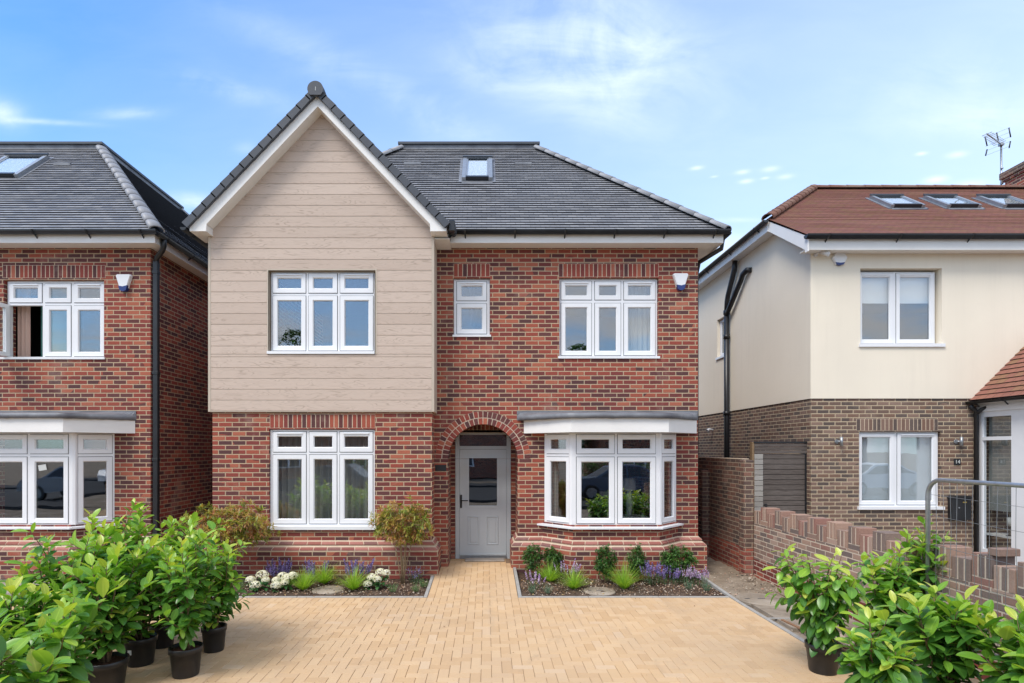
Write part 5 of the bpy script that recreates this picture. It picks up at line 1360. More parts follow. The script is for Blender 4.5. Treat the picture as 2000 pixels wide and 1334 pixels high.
def laurel(root, seed, H=1.2, spread=.42, nst=7, LL=.115, pot=(.15, .25), dens=1.0, bare=.06, lean=(0, 0), sag=0.0):
    r = random.Random(seed); o = Vector(root.location); z0 = pot[1] * .9 if pot else 0
    if pot: pot_mesh(root, *pot)
    st = MB(); lf = MB()
    for i in range(nst):
        az = 2 * math.pi * (i + r.uniform(-.3, .3)) / nst; inc = r.uniform(.12, 1.0) * spread / H * 1.25; 
        if i == 0: inc = .03
        d0 = Vector((math.cos(az) * inc + lean[0], math.sin(az) * inc + lean[1], 1)).normalized(); L = (H - z0) * r.uniform(.78, 1.06) * (1 if i < 3 else r.uniform(.72, 1))
        p0 = o + Vector((math.cos(az) * .03, math.sin(az) * .03, z0 - .02)); P_ = stem_path(r, p0, d0, L, 7, .09, .02)
        st.tube(P_, [.009 * (1 - .72 * k / 7) + .001 for k in range(8)], 6)
        branches = [(P_, L, bare, 1.0)]
        for q in range(r.randint(3, 5)):
            s = r.uniform(.12, .82); p, dd = along(P_, s); b = stem_path(r, p, (dd * .8 + rdir(r, -10, 40, az + r.uniform(-1.6, 1.6)) * .9), L * r.uniform(.22, .42), 4, .15, .06)
            st.tube(b, [.0045, .004, .0035, .003, .002], 5); branches.append((b, sum((x - y).length for x, y in zip(b, b[1:])), .1, .5))
        for (Q_, Lq, s0, _) in branches:
            n = int(Lq / .0185 * dens); ph = r.uniform(0, 6.28)
            for k in range(n):
                s = s0 + (1 - s0) * (k + .5) / n; p, dd = along(Q_, s); a = ph + k * 2.4 + r.uniform(-.3, .3)
                side = dd.orthogonal().normalized(); side.rotate(Matrix.Rotation(a, 3, dd).to_quaternion())
                tipf = max(0, (s - .62) / .38); ld = (side * (1 - .45 * tipf) + dd * (.25 + .75 * tipf) + Vector((0, 0, r.uniform(-.28, .22) - sag))).normalized()
                hz = (p.z - o.z) / H
                new = .26 + .66 * tipf * min(1, .25 + hz) + r.gauss(0, .10) + .12 * hz
                if r.random() < .02: new = 1.0
                if r.random() < .25: new -= .18
                size = LL * r.uniform(.62, 1.25) * (1 - .25 * max(0, s - .88) / .12)
                pet = p + ld * .014
                leaf(lf, pet, ld, Vector((0, 0, 1)) + rdir(r, -60, 60) * .35, size, size * r.uniform(.44, .56), min(1, max(0, new)), r.uniform(.1, .5), r.uniform(.1, .75) * (1 - .5 * tipf), 6, 1.0, pw=.62)
    st.build('stem', 'stem', root); lf.build('foliage', 'laurel', root); return root

def bush(root, seed, c, rad, n_tw, LL, LW, matn, base, hue=(0, 1), leaves=9, stemr=.008, nstem=7, mstem='palestem', layer=.0, fold=.3, droop=.4, up=.25):
    """stems fan out of the base into a crown of whorled leaf tufts filling an ellipsoid"""
    r = random.Random(seed); st = MB(); lf = MB(); c = Vector(c); base = Vector(base); mains = []
    for i in range(nstem):
        tgt = c + Vector((r.uniform(-.65, .65) * rad[0], r.uniform(-.65, .65) * rad[1], r.uniform(-.5, .5) * rad[2])); p0 = base + Vector((r.uniform(-.03, .03), r.uniform(-.03, .03), 0))
        mid = p0.lerp(tgt, .5) + Vector((r.uniform(-.04, .04), r.uniform(-.04, .04), .0)); mid.x = p0.x + (tgt.x - p0.x) * .38; mid.y = p0.y + (tgt.y - p0.y) * .38
        P_ = [p0, p0.lerp(mid, .5), mid, mid.lerp(tgt, .5) + Vector((0, 0, .01)), tgt]; st.tube(P_, [stemr, stemr * .85, stemr * .7, stemr * .55, stemr * .3], 6); mains.append(P_)
    for i in range(n_tw):
        a = r.uniform(0, 6.283); z = r.uniform(-1, 1); q = math.sqrt(1 - z * z); k = r.uniform(.35, 1.0) ** .6 * (1 + .16 * math.sin(a * 3 + z * 4 + seed))
        p = c + Vector((math.cos(a) * q * rad[0] * k, math.sin(a) * q * rad[1] * k, z * rad[2] * k)); d = ((p - c).normalized() + Vector((0, 0, .5))).normalized()
        m_ = min(mains, key=lambda M_: (M_[3] - p).length); s = m_[3] if (m_[3] - p).length < (m_[4] - p).length else m_[4]
        st.tube([s, s.lerp(p, .6) + Vector((0, 0, -.01)), p], [.003, .0024, .0015], 4, cap=False)
        h0 = r.uniform(*hue)
        for j in range(leaves):
            az = 2.4 * j + r.uniform(0, .5); side = d.orthogonal().normalized(); side.rotate(Matrix.Rotation(az, 3, d).to_quaternion())
            ld = (side + d * r.uniform(.1, 1.0) + Vector((0, 0, r.uniform(-.3, up)))).normalized(); s_ = LL * r.uniform(.6, 1.15)
            leaf(lf, p - d * r.uniform(0, LL * .7), ld, Vector((0, 0, 1)) + rdir(r, -90, 90) * .4, s_, s_ * LW, min(1, max(0, h0 + r.gauss(0, .09))), fold, r.uniform(0, droop), 3, .8)
    st.build('stem', mstem, root); lf.build('foliage', matn, root); return root

def tuft(root, seed, H=.3, spread=.2, n=170, m='grassblade', w_=.004, straight=False):
    r = random.Random(seed); o = Vector(root.location); mb = MB()
    for i in range(n):
        az = r.uniform(0, 6.283); k = r.random() ** .7; L = H * r.uniform(.6, 1.12); base = o + Vector((math.cos(az) * .03 * k, math.sin(az) * .03 * k, 0)); out = Vector((math.cos(az), math.sin(az), 0)); sd_ = Vector((-out.y, out.x, 0))
        inc = k * spread / H * (0.5 if straight else 1.0); pts = []; d = Vector((out.x * inc * (.7 if straight else 1.15), out.y * inc * (.7 if straight else 1.15), 1)).normalized(); p = base.copy()
        for q in range(5): pts.append(p.copy()); p += d * (L / 4); d = (d + out * inc * (.06 if straight else .30) - Vector((0, 0, .05 * q * k * (0 if straight else 1)))).normalized()
        ww = w_ * r.uniform(.6, 1.2); t = min(1, max(0, r.gauss(.5, .22)))
        for q in range(4):
            a_, b_ = pts[q], pts[q + 1]; wa, wb = ww * (1 - .2 * q), ww * (1 - .2 * (q + 1)) * (0.25 if q == 3 else 1)
            mb.poly((a_ - sd_ * wa, a_ + sd_ * wa, b_ + sd_ * wb, b_ - sd_ * wb), 0, t, [(0, 0), (1, 0), (1, 1), (0, 1)])
    mb.build('blade_clump', m, root); return root

def spikes(root, seed, H=.3, spread=.16, n=26, flower='purple', leafm='greyleaf', fl=.45, low=.5, dens=1.0, fsize=.014, yb=1.0):
    """upright flowering stems: leaves below, small petals whorled along the upper part"""
    r = random.Random(seed); o = Vector(root.location); st = MB(); lf = MB(); fl_ = MB()
    for i in range(n):
        az = r.uniform(0, 6.283); k = math.sqrt(r.random()); p0 = o + Vector((math.cos(az) * spread * .5 * k, math.sin(az) * spread * .5 * k * yb, 0)); d = Vector((math.cos(az) * k * .35, math.sin(az) * k * .35 * yb, 1)).normalized(); L = H * r.uniform(.65, 1.08)
        P_ = stem_path(r, p0, d, L, 4, .08, .02); st.tube(P_, .0018, 4, cap=False)
        nl = int(L * (1 - fl) / .012 * low)
        for j in range(nl):
            s = (1 - fl) * (j + 1) / nl; p, dd = along(P_, s); ld = rdir(r, -5, 55); leaf(lf, p, ld, Vector((0, 0, 1)), r.uniform(.022, .045), r.uniform(.006, .012), r.random(), .2, .4, 2, .7)
        nf = int(L * fl / .0062 * dens)
        for j in range(nf):
            s = 1 - fl + fl * j / max(1, nf); p, dd = along(P_, s); e = rdir(r, -20, 50); f = e.cross(Vector((0, 0, 1))).normalized() * fsize * .6; c = p + e * fsize * r.uniform(.5, 1.3) * (1.15 - s * .5); u = e.cross(f).normalized() * fsize * .6
            q_ = r.random(); fl_.poly((c - f, c - u, c + f, c + u), 0, q_, [(0, 0), (1, 0), (1, 1), (0, 1)])
    st.build('stem', 'smallleaf', root); lf.build('foliage', leafm, root); fl_.build('flower', flower, root); return root

def herb(root, seed, H=.17, spread=.12, n=70, m='rosemary'):
    r = random.Random(seed); o = Vector(root.location); mb = MB()
    for i in range(n):
        az = r.uniform(0, 6.283); k = math.sqrt(r.random()); d = Vector((math.cos(az) * k * .8, math.sin(az) * k * .8, 1)).normalized(); L = H * r.uniform(.6, 1.1) * (1.1 - .3 * k); P_ = stem_path(r, o + Vector((math.cos(az) * .03 * k, math.sin(az) * .03 * k, 0)), d, L, 3, .1, .05)
        for j in range(12):
            p, dd = along(P_, .1 + .9 * j / 12); ld = (rdir(r, 5, 60) + dd * .5).normalized(); leaf(mb, p, ld, Vector((0, 0, 1)), r.uniform(.014, .028), .0045, r.random(), .1, .2, 2, .7)
    mb.build('foliage', m, root); return root

def hydrangea(root, seed, heads, R0=.062):
    r = random.Random(seed); o = Vector(root.location); lf = MB(); st = MB(); fl = MB()
    for (hx_, hy_, hz_, hr) in heads:
        hr *= 1.22; hz_ *= 1.1
        c = o + Vector((hx_, hy_, hz_)); st.tube([o + Vector((hx_ * .2, hy_ * .2, 0)), o + Vector((hx_ * .6, hy_ * .6, hz_ * .6)), c], .004, 5)
        for i in range(190):
            d = rdir(r, -25, 90); p = c + Vector((d.x * hr, d.y * hr, d.z * hr * .72)) * r.uniform(.92, 1.04); s = .0125 * r.uniform(.7, 1.2); a_ = d.orthogonal().normalized() * s; b_ = d.cross(a_); dd = d * s * .35; t = min(1, max(0, r.gauss(.62, .25)))
            for q in range(4):
                ang_ = q * math.pi / 2 + .3 * i; u = a_ * math.cos(ang_) + b_ * math.sin(ang_); v_ = a_ * math.cos(ang_ + math.pi / 2) + b_ * math.sin(ang_ + math.pi / 2)
                fl.poly((p, p + u * .75 + v_ * .1 + dd * .3, p + (u + v_) * .72 + dd, p + v_ * .75 + u * .1 + dd * .3), 0, t, [(0, 0), (.4, 0), (.4, 1), (0, 1)])
        for i in range(9): leaf(lf, c - Vector((0, 0, hr * r.uniform(.3, 1.2))), rdir(r, -35, 15, i * .7 + r.random()), Vector((0, 0, 1)), .085 * r.uniform(.7, 1.15), .05, r.random() * .8, .2, .6, 4, .75)
    for i in range(36): leaf(lf, o + Vector((r.uniform(-.13, .13), r.uniform(-.08, .08), r.uniform(.03, .13))), rdir(r, -20, 30), Vector((0, 0, 1)), .09 * r.uniform(.6, 1.1), .05, r.random() * .8, .2, .6, 4, .75)
    st.build('stem', 'stem', root); lf.build('foliage', 'hydleaf', root); fl.build('flower_head', 'petal', root); return root

# ---- potted laurels, each grown separately
G1 = 'potted laurels standing on the left of the driveway'; G2 = 'potted laurels standing right of the driveway'
def P0(px_, py_): p = at_ground(px_, py_); return p
LAUR = [  # px, py of the pot foot, seed, height, spread, stems, leaf, pot, label
 (363, 1318, 1, 1.36, .33, 8, .105, (.145, .27), 'laurel at the front of the left cluster, its whole black pot in view', G1),
 (418, 1270, 2, 1.22, .34, 8, .10, (.125, .26), 'rightmost laurel of the left cluster, reaching towards the flower bed, in a black pot', G1),
 (275, 1296, 3, 1.30, .36, 8, .105, (.145, .27), 'laurel in the black pot with a small white sticker, in the left cluster', G1),
 (207, 1346, 4, 1.22, .38, 9, .115, (.175, .27), 'laurel in the wide black pot cut by the bottom edge, in the left cluster', G1),
 (318, 1262, 5, 1.34, .33, 8, .105, (.13, .24), 'laurel at the back of the left cluster, its pot half hidden between the others', G1),
 (222, 1262, 6, 1.46, .36, 8, .115, (.14, .25), 'tallest laurel of the left cluster, standing at the back below the left bay window', G1),
 (118, 1312, 7, 1.33, .38, 9, .12, (.15, .25), 'broad laurel in the left cluster with its top in front of the left house plinth', G1),
 (40, 1372, 8, 1.10, .40, 8, .125, (.15, .25), 'laurel at the left edge of the photo, below the left house bay', G1),
 (110, 1440, 9, .98, .36, 8, .13, (.15, .25), 'low laurel in the left cluster, nearest the wide black pot', G1),
 (-40, 1590, 10, 1.02, .34, 7, .13, (.15, .25), 'closest laurel, big leaves filling the bottom left corner', G1),
 (1607, 1311, 21, 1.20, .36, 7, .115, (.152, .27), 'laurel in a black pot standing at the right driveway kerb, drooping leaves', G2),
 (1735, 1300, 22, 1.12, .36, 6, .12, (.15, .25), 'laurel behind the kerbside pot, its leafy tips in front of the low brick wall', G2),
 (1850, 1400, 24, 1.02, .38, 8, .13, (.15, .25), 'laurel near the bottom right, between the kerbside pot and the photo edge', G2),
 (1725, 1440, 25, .86, .34, 8, .125, (.15, .25), 'low laurel cut by the bottom edge right of the kerbside pot', G2),
 (2040, 1480, 26, .98, .36, 8, .135, (.15, .25), 'laurel with large leaves in the bottom right corner of the photo', G2),
 (1800, 1275, 23, 1.22, .30, 5, .115, (.15, .25), 'slender laurel rising against the top of the low boundary wall', G2),
]
for (x, y, sd_, H, sp, ns, LL, pot, lab, g) in LAUR:
    root = thing('potted_laurel', P0(x, y), lab, 'potted shrub', g); laurel(root, sd_, H, sp * 1.06, ns, LL * 1.16, pot, dens=(.80, .68, .88, .74)[sd_ % 4], bare=(.06, .16, .1)[sd_ % 3], sag={21: .75, 22: .35, 2: .25, 7: .2, 25: .3}.get(sd_, 0))
    if sd_ == 3:
        mb = MB(); o = Vector(root.location); mb.box(o.x - .045, o.x - .01, o.y - .134, o.y - .130, .13, .175); mb.build('sticker', 'label', root)

# ---- bed shrubs
def bp(px_, py_): return at_ground(px_, py_, .0)
b = bp(787, 1140); s = thing('bronze_shrub', b, 'bronze and yellow-green shrub on bare stems, in the left bed beside the door', 'shrub', 'bronze-leaved shrubs in the left bed')
bush(s, 4, (PX(787, b.y), b.y, PZ(1021, b.y)), (.50, .34, .35), 330, .088, .26, 'photinia', b, (.05, .85), 10, .010, 9)
b = Vector((-4.0, 8.75, 0)); s = thing('bronze_shrub', b, 'bronze and green shrub half hidden behind the left laurels, left end of the bed', 'shrub', 'bronze-leaved shrubs in the left bed')
bush(s, 9, (PX(450, b.y), b.y, PZ(1026, b.y)), (.70, .36, .36), 420, .09, .26, 'photinia', b, (.0, .85), 10, .010, 9)
GG = 'lime green grass tufts in the flower beds'
for (x, y, sd_, H, sp, lab) in [(593, 1152, 1, .31, .16, 'lime grass tuft left of the round cover, beside the white hydrangeas'), (633, 1140, 2, .33, .19, 'lime grass tuft behind the round cover in the left bed'), (690, 1152, 3, .32, .18, 'bright lime grass tuft right of the round cover in the left bed'),
                            (1075, 1136, 4, .30, .17, 'lime grass tuft nearest the path in the right bed'), (1121, 1150, 5, .31, .20, 'lime grass tuft just left of the round cover in the right bed'), (1219, 1150, 6, .38, .18, 'lime grass tuft right of the round cover in the right bed')]:
    tuft(thing('grass_tuft', bp(x, y), lab, 'grass plant', GG), sd_, H * 1.22, sp * 2.7, 380, w_=.0036)
for (x, y, sd_, H, lab) in [(491, 1128, 11, .30, 'dark bronze grass at the left end of the left bed, against the plinth'), (585, 1126, 12, .30, 'dark bronze grass between the two left violet flower clumps'), (662, 1128, 13, .32, 'dark bronze grass left of the rightmost violet clump in the left bed'), (1146, 1128, 14, .44, 'bronze grass against the bay plinth, behind the round cover'),
                            (1278, 1128, 15, .50, 'tall reddish bronze grass behind the violet spikes in the right bed'), (1297, 1124, 16, .36, 'shorter bronze grass beside the rounded green shrub'), (1218, 1126, 17, .34, 'bronze grass behind the tall lime tuft in the right bed')]:
    tuft(thing('bronze_grass', bp(x, y), lab, 'grass plant', 'dark bronze grasses along the plinth'), sd_, H, .07, 60, 'redgrass', .003, True)
for (x, y, sd_, H, sp, lab) in [(540, 1136, 1, .34, .26, 'violet flower clump behind the white hydrangeas, below the window'), (618, 1134, 2, .32, .26, 'violet flower clump behind the middle lime tuft of the left bed'), (700, 1136, 3, .36, .30, 'largest violet flower clump, right of the bronze grass in the left bed')]:
    spikes(thing('violet_flowers', bp(x, y), lab, 'flowering plant', 'violet flower clumps in the left bed'), sd_, H, sp, 32, 'purple', 'greyleaf', .55, .6, 1.6, .015)
mbh = [(-.13, .0, .13, .06), (.0, .05, .19, .062), (-.08, -.08, .11, .06), (.02, -.03, .14, .055)]
hydrangea(thing('hydrangea', bp(508, 1152), 'leftmost cream-white hydrangea, beside the laurels', 'flowering shrub', 'white hydrangeas in the left bed'), 1, [(-.15, .02, .13, .062), (.01, .06, .19, .075), (-.03, -.10, .085, .066), (.07, .03, .13, .05)])
hydrangea(thing('hydrangea', bp(552, 1152), 'middle white hydrangea with a pale yellow head, next to the lime grass', 'flowering shrub', 'white hydrangeas in the left bed'), 2, [(-.11, .05, .12, .055), (-.02, .06, .17, .068), (-.06, -.10, .08, .064), (.07, .0, .16, .068), (.13, .06, .18, .062), (.05, -.05, .11, .05)])
hydrangea(thing('hydrangea', bp(737, 1150), 'right-hand white hydrangea, by the stems of the bronze shrub', 'flowering shrub', 'white hydrangeas in the left bed'), 3, [(-.14, -.03, .07, .055), (-.09, .04, .15, .06), (.0, .0, .13, .055), (.03, .08, .21, .064), (.12, .08, .20, .055)])
for (x, y, sd_, m_, lab) in [(767, 1157, 1, 'rosemary', 'small green herb tuft left of the bronze shrub stems'), (812, 1157, 2, 'rosemary', 'small green herb tuft right of the bronze shrub stems'), (828, 1148, 3, 'rosemary', 'small green herb at the right end of the left bed, by the path kerb'),
                             (1040, 1160, 4, 'greyleaf', 'grey-green leafy plant at the left corner of the right bed'), (1070, 1160, 5, 'greyleaf', 'grey-green leafy plant behind the kerb, below the lime tuft nearest the path'), (1345, 1152, 6, 'greyleaf', 'grey-green leafy clump at the right end of the right bed'), (1380, 1155, 7, 'greyleaf', 'small leafy plant in the right corner of the right bed'), (470, 1150, 8, 'rosemary', 'small green herb left of the hydrangeas')]:
    herb(thing('herb_plant', bp(x, y), lab, 'plant', 'small herb plants near the kerbs'), sd_, .15, .1, 46, m_)
spikes(thing('lavender', bp(812, 1140), 'dull purple lavender behind the green herbs, beside the path', 'flowering plant'), 5, .27, .18, 22, 'purple', 'greyleaf', .35, .6, .5)
for (x, y, sd_, H, sp, n_, fm, lab, yb) in [(1108, 1132, 6, .33, .30, 30, 'lilac', 'pale lavender clump behind the lime tuft, left of the round cover', 1), (1272, 1142, 7, .40, .20, 24, 'purple', 'tall violet spikes right of the lime tuft in the right bed', 1), (1306, 1140, 8, .30, .30, 30, 'purple', 'violet catmint under the rounded green shrub', 1),
                                     (1338, 1140, 9, .30, .24, 20, 'lilac', 'lilac wallflower right of the catmint in the right bed', 1), (1372, 1144, 10, .28, .26, 15, 'lilac', 'leggy lilac wallflower at the right corner of the bed', 1), (1045, 1150, 11, .25, .22, 14, 'lilac', 'lilac wallflower at the left corner of the right bed', 1)]:
    spikes(thing('purple_flowers', bp(x, y), lab, 'flowering plant', 'purple flowering plants in the right bed'), sd_, H, sp, n_, fm, 'greyleaf', .45, .9, 1.3, .015, yb)
def climber(px_, py_, top, w_, seed, lab, n_tw, hue=(.1, .7)):
    b = bp(px_, py_); s = thing('evergreen_shrub', b, lab, 'shrub', 'dark evergreen shrubs against the bay plinth'); c = (b.x, b.y, PZ(top, b.y) * .5 + .10); rz = (PZ(top, b.y) - .10) * .5
    bush(s, seed, (b.x, b.y, .10 + rz), (w_ * 1.2, .15, rz * 1.08), int(n_tw * 1.6), .046, .36, 'smallleaf', b, hue, 9, .004, 4, 'palestem', droop=.5)
climber(1040, 1128, 1064, .15, 31, 'dark evergreen shrub nearest the door, left of a similar one', 150); climber(1077, 1128, 1070, .14, 32, 'dark evergreen shrub second from the door, behind the lime tuft', 130)
climber(1182, 1140, 1066, .15, 33, 'upright evergreen below the middle of the bay, right of the round cover', 190); climber(1243, 1138, 1065, .125, 34, 'narrow evergreen on a stake, between the lime tuft and the violet spikes', 150); climber(1326, 1134, 1068, .24, 35, 'broad rounded evergreen at the right end of the bay plinth', 300, (.2, .8))

# ================================================================== INSIDE THE WINDOWS
def curtain(x0, x1, y, z0, z1, lab, seed, amp=.035, wave=.11, m='curtain'):
    r = random.Random(seed); n = int((x1 - x0) / .01); mb = MB(); ph = r.random() * 6
    f = lambda i: y + amp * (math.sin(2 * math.pi * (x0 + (x1 - x0) * i / n) / wave + ph + .8 * math.sin(i * .05)) + .35 * math.sin(i * .23 + ph))
    for i in range(n):
        xa, xb = x0 + (x1 - x0) * i / n, x0 + (x1 - x0) * (i + 1) / n
        mb.poly([(xa, f(i), z0), (xb, f(i + 1), z0), (xb, f(i + 1), z1), (xa, f(i), z1)], 0, smooth=True); mb.poly([(xb, f(i + 1) + .004, z0), (xa, f(i) + .004, z0), (xa, f(i) + .004, z1), (xb, f(i + 1) + .004, z1)], 0, smooth=True)
    M['_c'] = M[m] if isinstance(m, str) else m
    o = mb.build('curtain', '_c', None, ((x0 + x1) / 2, y, z0)); return tag(o, lab, 'curtain')
mb = MB(); mb.box(-7.99, -7.4, 10.12, 10.16, 2.8, 5.48); tag(mb.build('room_divider', mottled('dark_green_wall_paint', (.11, .27, .23), (.09, .23, .20), 2), None, (-8, 11, 2.8)), 'dark green painted partition seen through the open upstairs casement', 'partition')
curtain(-8.30, -8.06, 9.98, 3.3, 5.3, 'peach curtain edge just inside the open upstairs casement', 8, .02, .08, mat('peach_cloth', (.62, .44, .36), .9, .1)[0])
curtain(-3.75, -1.85, 9.62, .3, 2.5, 'taupe sheer curtain hanging behind the ground floor three-light window', 3)
curtain(PX(1225, 9.95), PX(1284, 9.95), 9.98, 3.5, 5.2, 'pale curtain behind the right light of the upper right window', 4, .02, .09)
curtain(1.12, 1.24, 9.72, .9, 2.4, 'narrow pale curtain edge behind the left pane of the bay window', 5, .015, .07)
tl = thing('table_lamp', (PX(1229, 10.3), 10.3, .9), 'table lamp with a pale drum shade seen through the right light of the bay', 'lamp')
mb = MB(); o = Vector(tl.location); zt0 = PZ(957, 10.3) - .9; mb.lathe([(0, 0), (.07, 0), (.05, .03), (.05, .12), (.065, .2), (.04, zt0 - .03), (.012, zt0), (.012, zt0 + .1)], o, 18); mb.build('lamp_base', 'lampshade', tl)
mb = MB(); mb.lathe([(.13, zt0), (.105, zt0 + .21), (.10, zt0 + .21), (.125, zt0)], o, 24); mb.build('lamp_shade', 'lampshade', tl)
tb = thing('side_table', (PX(1229, 10.3), 10.3, 0), 'pale side table under the lamp inside the bay', 'table'); mb = MB(); o = Vector(tb.location); mb.cbox(o.x - .3, o.x + .3, o.y - .22, o.y + .22, .85, .895, .01); mb.build('table_top', 'lampshade', tb)
for a, c in ((-1, -1), (1, -1), (-1, 1), (1, 1)): mb = MB(); mb.cbox(o.x + a * .26 - .02, o.x + a * .26 + .02, o.y + c * .18 - .02, o.y + c * .18 + .02, .07, .85, .004); mb.build('leg', 'lampshade', tb)
hp = thing('houseplant', (PX(1182, 9.75), 9.75, .86), 'leafy green houseplant seen through the middle lights of the bay', 'houseplant')
o = Vector(hp.location); bush(hp, 77, (o.x + .03, o.y, o.z + .30), (.24, .14, .24), 60, .08, .5, 'smallleaf', (o.x, o.y, o.z), (.3, 1), 8, .006, 5, 'stem')
# foliage and bits inside the porch window of the right house
pp_ = thing('houseplant', (pX + .22, 9.98, .55), 'small grey-green plant beside the candle inside the porch window', 'houseplant'); herb(pp_, 5, .26, .15, 50, 'greyleaf')
mb = MB(); mb.lathe([(0, 0), (.05, 0), (.065, .08), (.06, .08), (0, .07)], pp_.location, 16); mb.build('plant_pot', 'wood_batten', pp_)

# ================================================================== BEHIND THE CAMERA (street that the windows mirror)
mb = MB(); mb.poly([(-120, -11, -.04), (120, -11, -.04), (120, -4, -.04), (-120, -4, -.04)]); structure(mb.build('road', 'asphalt'))
mb = MB(); mb.slab([(-120, -4), (120, -4), (120, -2), (-120, -2)], -.055, .05); mb.slab([(-120, -13), (120, -13), (120, -11), (-120, -11)], -.055, .05); structure(mb.build('pavement', 'asphalt'))
def far_house(x, y, lab, w2=4.2):
    t = thing('brick_house', (x, y, 0), lab, 'house', 'houses across the street behind the camera'); mb = MB(); mb.box(x - w2, x + w2, y - 7, y, 0, 4.6); mb.build('wall', 'brick', t)
    mb = MB(); mb.slab([(x - w2 - .3, y - 7.3), (x + w2 + .3, y - 7.3), (x + w2 + .3, y + .3), (x - w2 - .3, y + .3)], 4.6, 4.7)
    z = 4.7; 
    for q in ([(x + w2 + .3, y + .3, z), (x - w2 - .3, y + .3, z), (x - w2 + 2, y - 3.5, 6.6), (x + w2 - 2, y - 3.5, 6.6)], [(x - w2 - .3, y - 7.3, z), (x + w2 + .3, y - 7.3, z), (x + w2 - 2, y - 3.5, 6.6), (x - w2 + 2, y - 3.5, 6.6)],
              [(x - w2 - .3, y + .3, z), (x - w2 - .3, y - 7.3, z), (x - w2 + 2, y - 3.5, 6.6)], [(x + w2 + .3, y - 7.3, z), (x + w2 + .3, y + .3, z), (x + w2 - 2, y - 3.5, 6.6)]): mb.poly(q)
    mb.build('roof', 'tile_red', t)
    for (a, z0, z1) in ((-2.2, .9, 2.1), (2.2, .9, 2.1), (-2.2, 3.2, 4.3), (2.2, 3.2, 4.3)):
        mb = MB(); mb.box(x + a - .8, x + a + .8, y, y + .04, z0, z1); f = mb.build('window', 'upvc', t); mb = MB()
        for k in (-1, 1): mb.box(x + a + k * .38 - .32, x + a + k * .38 + .32, y + .04, y + .045, z0 + .08, z1 - .08)
        mb.build('glass', 'seal', f)
for i, x in enumerate((-22, -11, 0.5, 12, 23)): far_house(x, -19, ('first', 'second', 'third', 'fourth', 'fifth')[i] + ' brick house of the row across the street')
def far_tree(x, y, H, wd, seed, lab, conifer=False):
    t = thing('conifer_tree' if conifer else 'broadleaf_tree', (x, y, 0), lab, 'tree', 'trees across the street'); r = random.Random(seed); mb = MB(); mb.tube([(x, y, 0), (x, y, H * .5), (x + .1, y, H * .95)], [.22, .14, .03], 8)
    for i in range(9): p = Vector((x, y, H * r.uniform(.3, .8))); mb.tube([p, p + rdir(r, 10, 50) * wd * .6], [.06, .02], 5)
    mb.build('trunk', 'bark', t); mb = MB()
    for i in range(2600):
        z = r.random(); rad = (wd * (1 - z) ** .9 if conifer else wd * math.sqrt(max(0, 1 - (2 * z - 1) ** 2))) * (.5 + .5 * r.random()) * (1 + .25 * math.sin(z * 31 + seed)); a = r.uniform(0, 6.28)
        p = Vector((x + math.cos(a) * rad, y + math.sin(a) * rad, H * (.22 + .80 * z))); leaf(mb, p, rdir(r, -40, 40), Vector((0, 0, 1)), .42, .16, r.random() * .7, .1, .3, 2, .7)
    mb.build('crown', 'smallleaf', t)
far_tree(-15.5, -27, 11.5, 2.6, 1, 'tall bushy tree behind the left houses across the street'); far_tree(-9, -28, 12.2, 2.0, 2, 'pointed conifer behind the houses across the street', True)
far_tree(1.5, -27, 10.6, 2.6, 3, 'round tree behind the middle house across the street'); far_tree(7, -24, 10, 2.4, 4, 'loose tree behind the fourth house across the street')
def hedge(x0, x1, y, H, seed, lab):
    r = random.Random(seed); mb = MB()
    for i in range(3000): leaf(mb, Vector((r.uniform(x0, x1), y + r.uniform(-.4, .4), r.random() ** .7 * H)), rdir(r, -30, 60), Vector((0, 0, 1)), .14, .07, r.random(), .1, .3, 2, .7)
    tag(mb.build('hedge', 'smallleaf', None, ((x0 + x1) / 2, y, 0)), lab, 'hedge')
hedge(-8, -1.5, -14, 1.4, 1, 'clipped green hedge in front of the houses across the street, left part'); hedge(3, 10, -14, 1.3, 2, 'clipped green hedge in front of the houses across the street, right part')

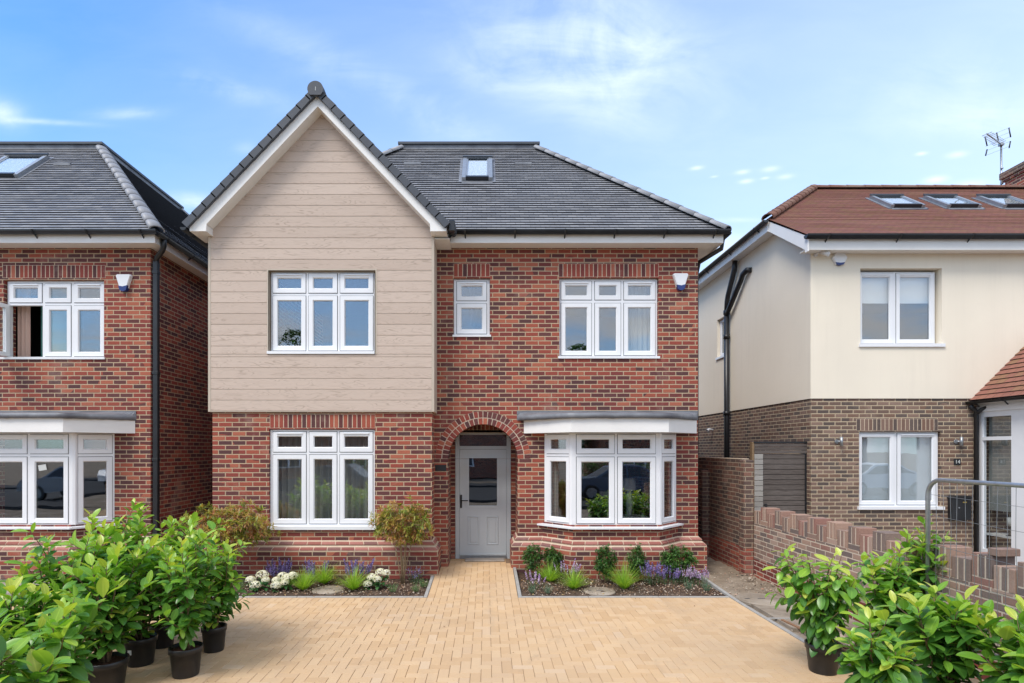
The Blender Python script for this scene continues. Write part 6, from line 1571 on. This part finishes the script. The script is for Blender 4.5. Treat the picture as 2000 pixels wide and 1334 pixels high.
def parked_car(x, y, col, lab, ang=0):
    t = thing('parked_car', (x, y, 0), lab, 'car', 'cars parked along the far kerb'); o = Vector((x, y, 0))
    pm = mat('car_paint', col, .25, .6)[0]; mb = MB(lambda p: o + p)
    W2 = .86
    low = [(-2.1, .35), (-2.12, .62), (-1.95, .86), (-1.1, .96), (1.35, .98), (1.95, .92), (2.1, .70), (2.08, .35)]
    secs = [(-W2, .0), (-W2 + .0, 0)]
    for (ya, yb_, k) in ((-W2, W2, 0),): mb.prism(low[::-1], ya, yb_)
    cab = [(-1.15, .96), (-.45, 1.42), (.75, 1.46), (1.45, .98)]
    top = [(-.45, 1.42), (.75, 1.46)]
    # tumblehome cabin
    def cp(x_, z_, s_): k = 1 - .22 * (z_ - .96) / .5; return (x_, s_ * W2 * k, z_)
    for s_ in (-1, 1):
        q = [cp(a, b, s_) for a, b in cab]; mb.poly(q if s_ < 0 else q[::-1])
    for (a, b) in zip(cab, cab[1:]): mb.poly([cp(*a, -1), cp(*a, 1), cp(*b, 1), cp(*b, -1)])
    mb.build('body', pm, t)
    mb = MB(lambda p: o + p)
    for s_ in (-1, 1):
        for w4 in (((-.95, 1.0), (-.42, 1.36), (.1, 1.39), (.1, 1.0)), ((.16, 1.0), (.16, 1.39), (.70, 1.40), (1.25, 1.02))):
            q = [(a, s_ * (abs(cp(a, b, 1)[1]) + .006), b) for a, b in w4]; mb.poly(q if s_ < 0 else q[::-1])
    mb.poly([(-1.10, -.74, 1.0), (-.50, -.62, 1.39), (-.50, .62, 1.39), (-1.10, .74, 1.0)][::-1]); mb.build('car_window', 'seal', t)
    for a in (-1.3, 1.3):
        for s_ in (-1, 1):
            mb = MB(lambda p: o + p); mb.tube([(a, s_ * (W2 - .18), .31), (a, s_ * (W2 + .015), .31)], .31, 20); wl = mb.build('wheel', 'black', t)
            mb = MB(lambda p: o + p); mb.tube([(a, s_ * (W2 + .016), .31), (a, s_ * (W2 + .025), .31)], .20, 14); mb.build('rim', 'steel', wl)
parked_car(18.2, -5.2, (.75, .76, .77), 'white hatchback parked opposite the cream house')
parked_car(5.6, -5.2, (.10, .13, .18), 'dark blue hatchback parked opposite the bay window')
parked_car(-6.4, -5.2, (.16, .17, .18), 'dark grey hatchback parked opposite the left windows')
parked_car(-17.0, -5.2, (.35, .36, .37), 'silver hatchback parked opposite the left house')
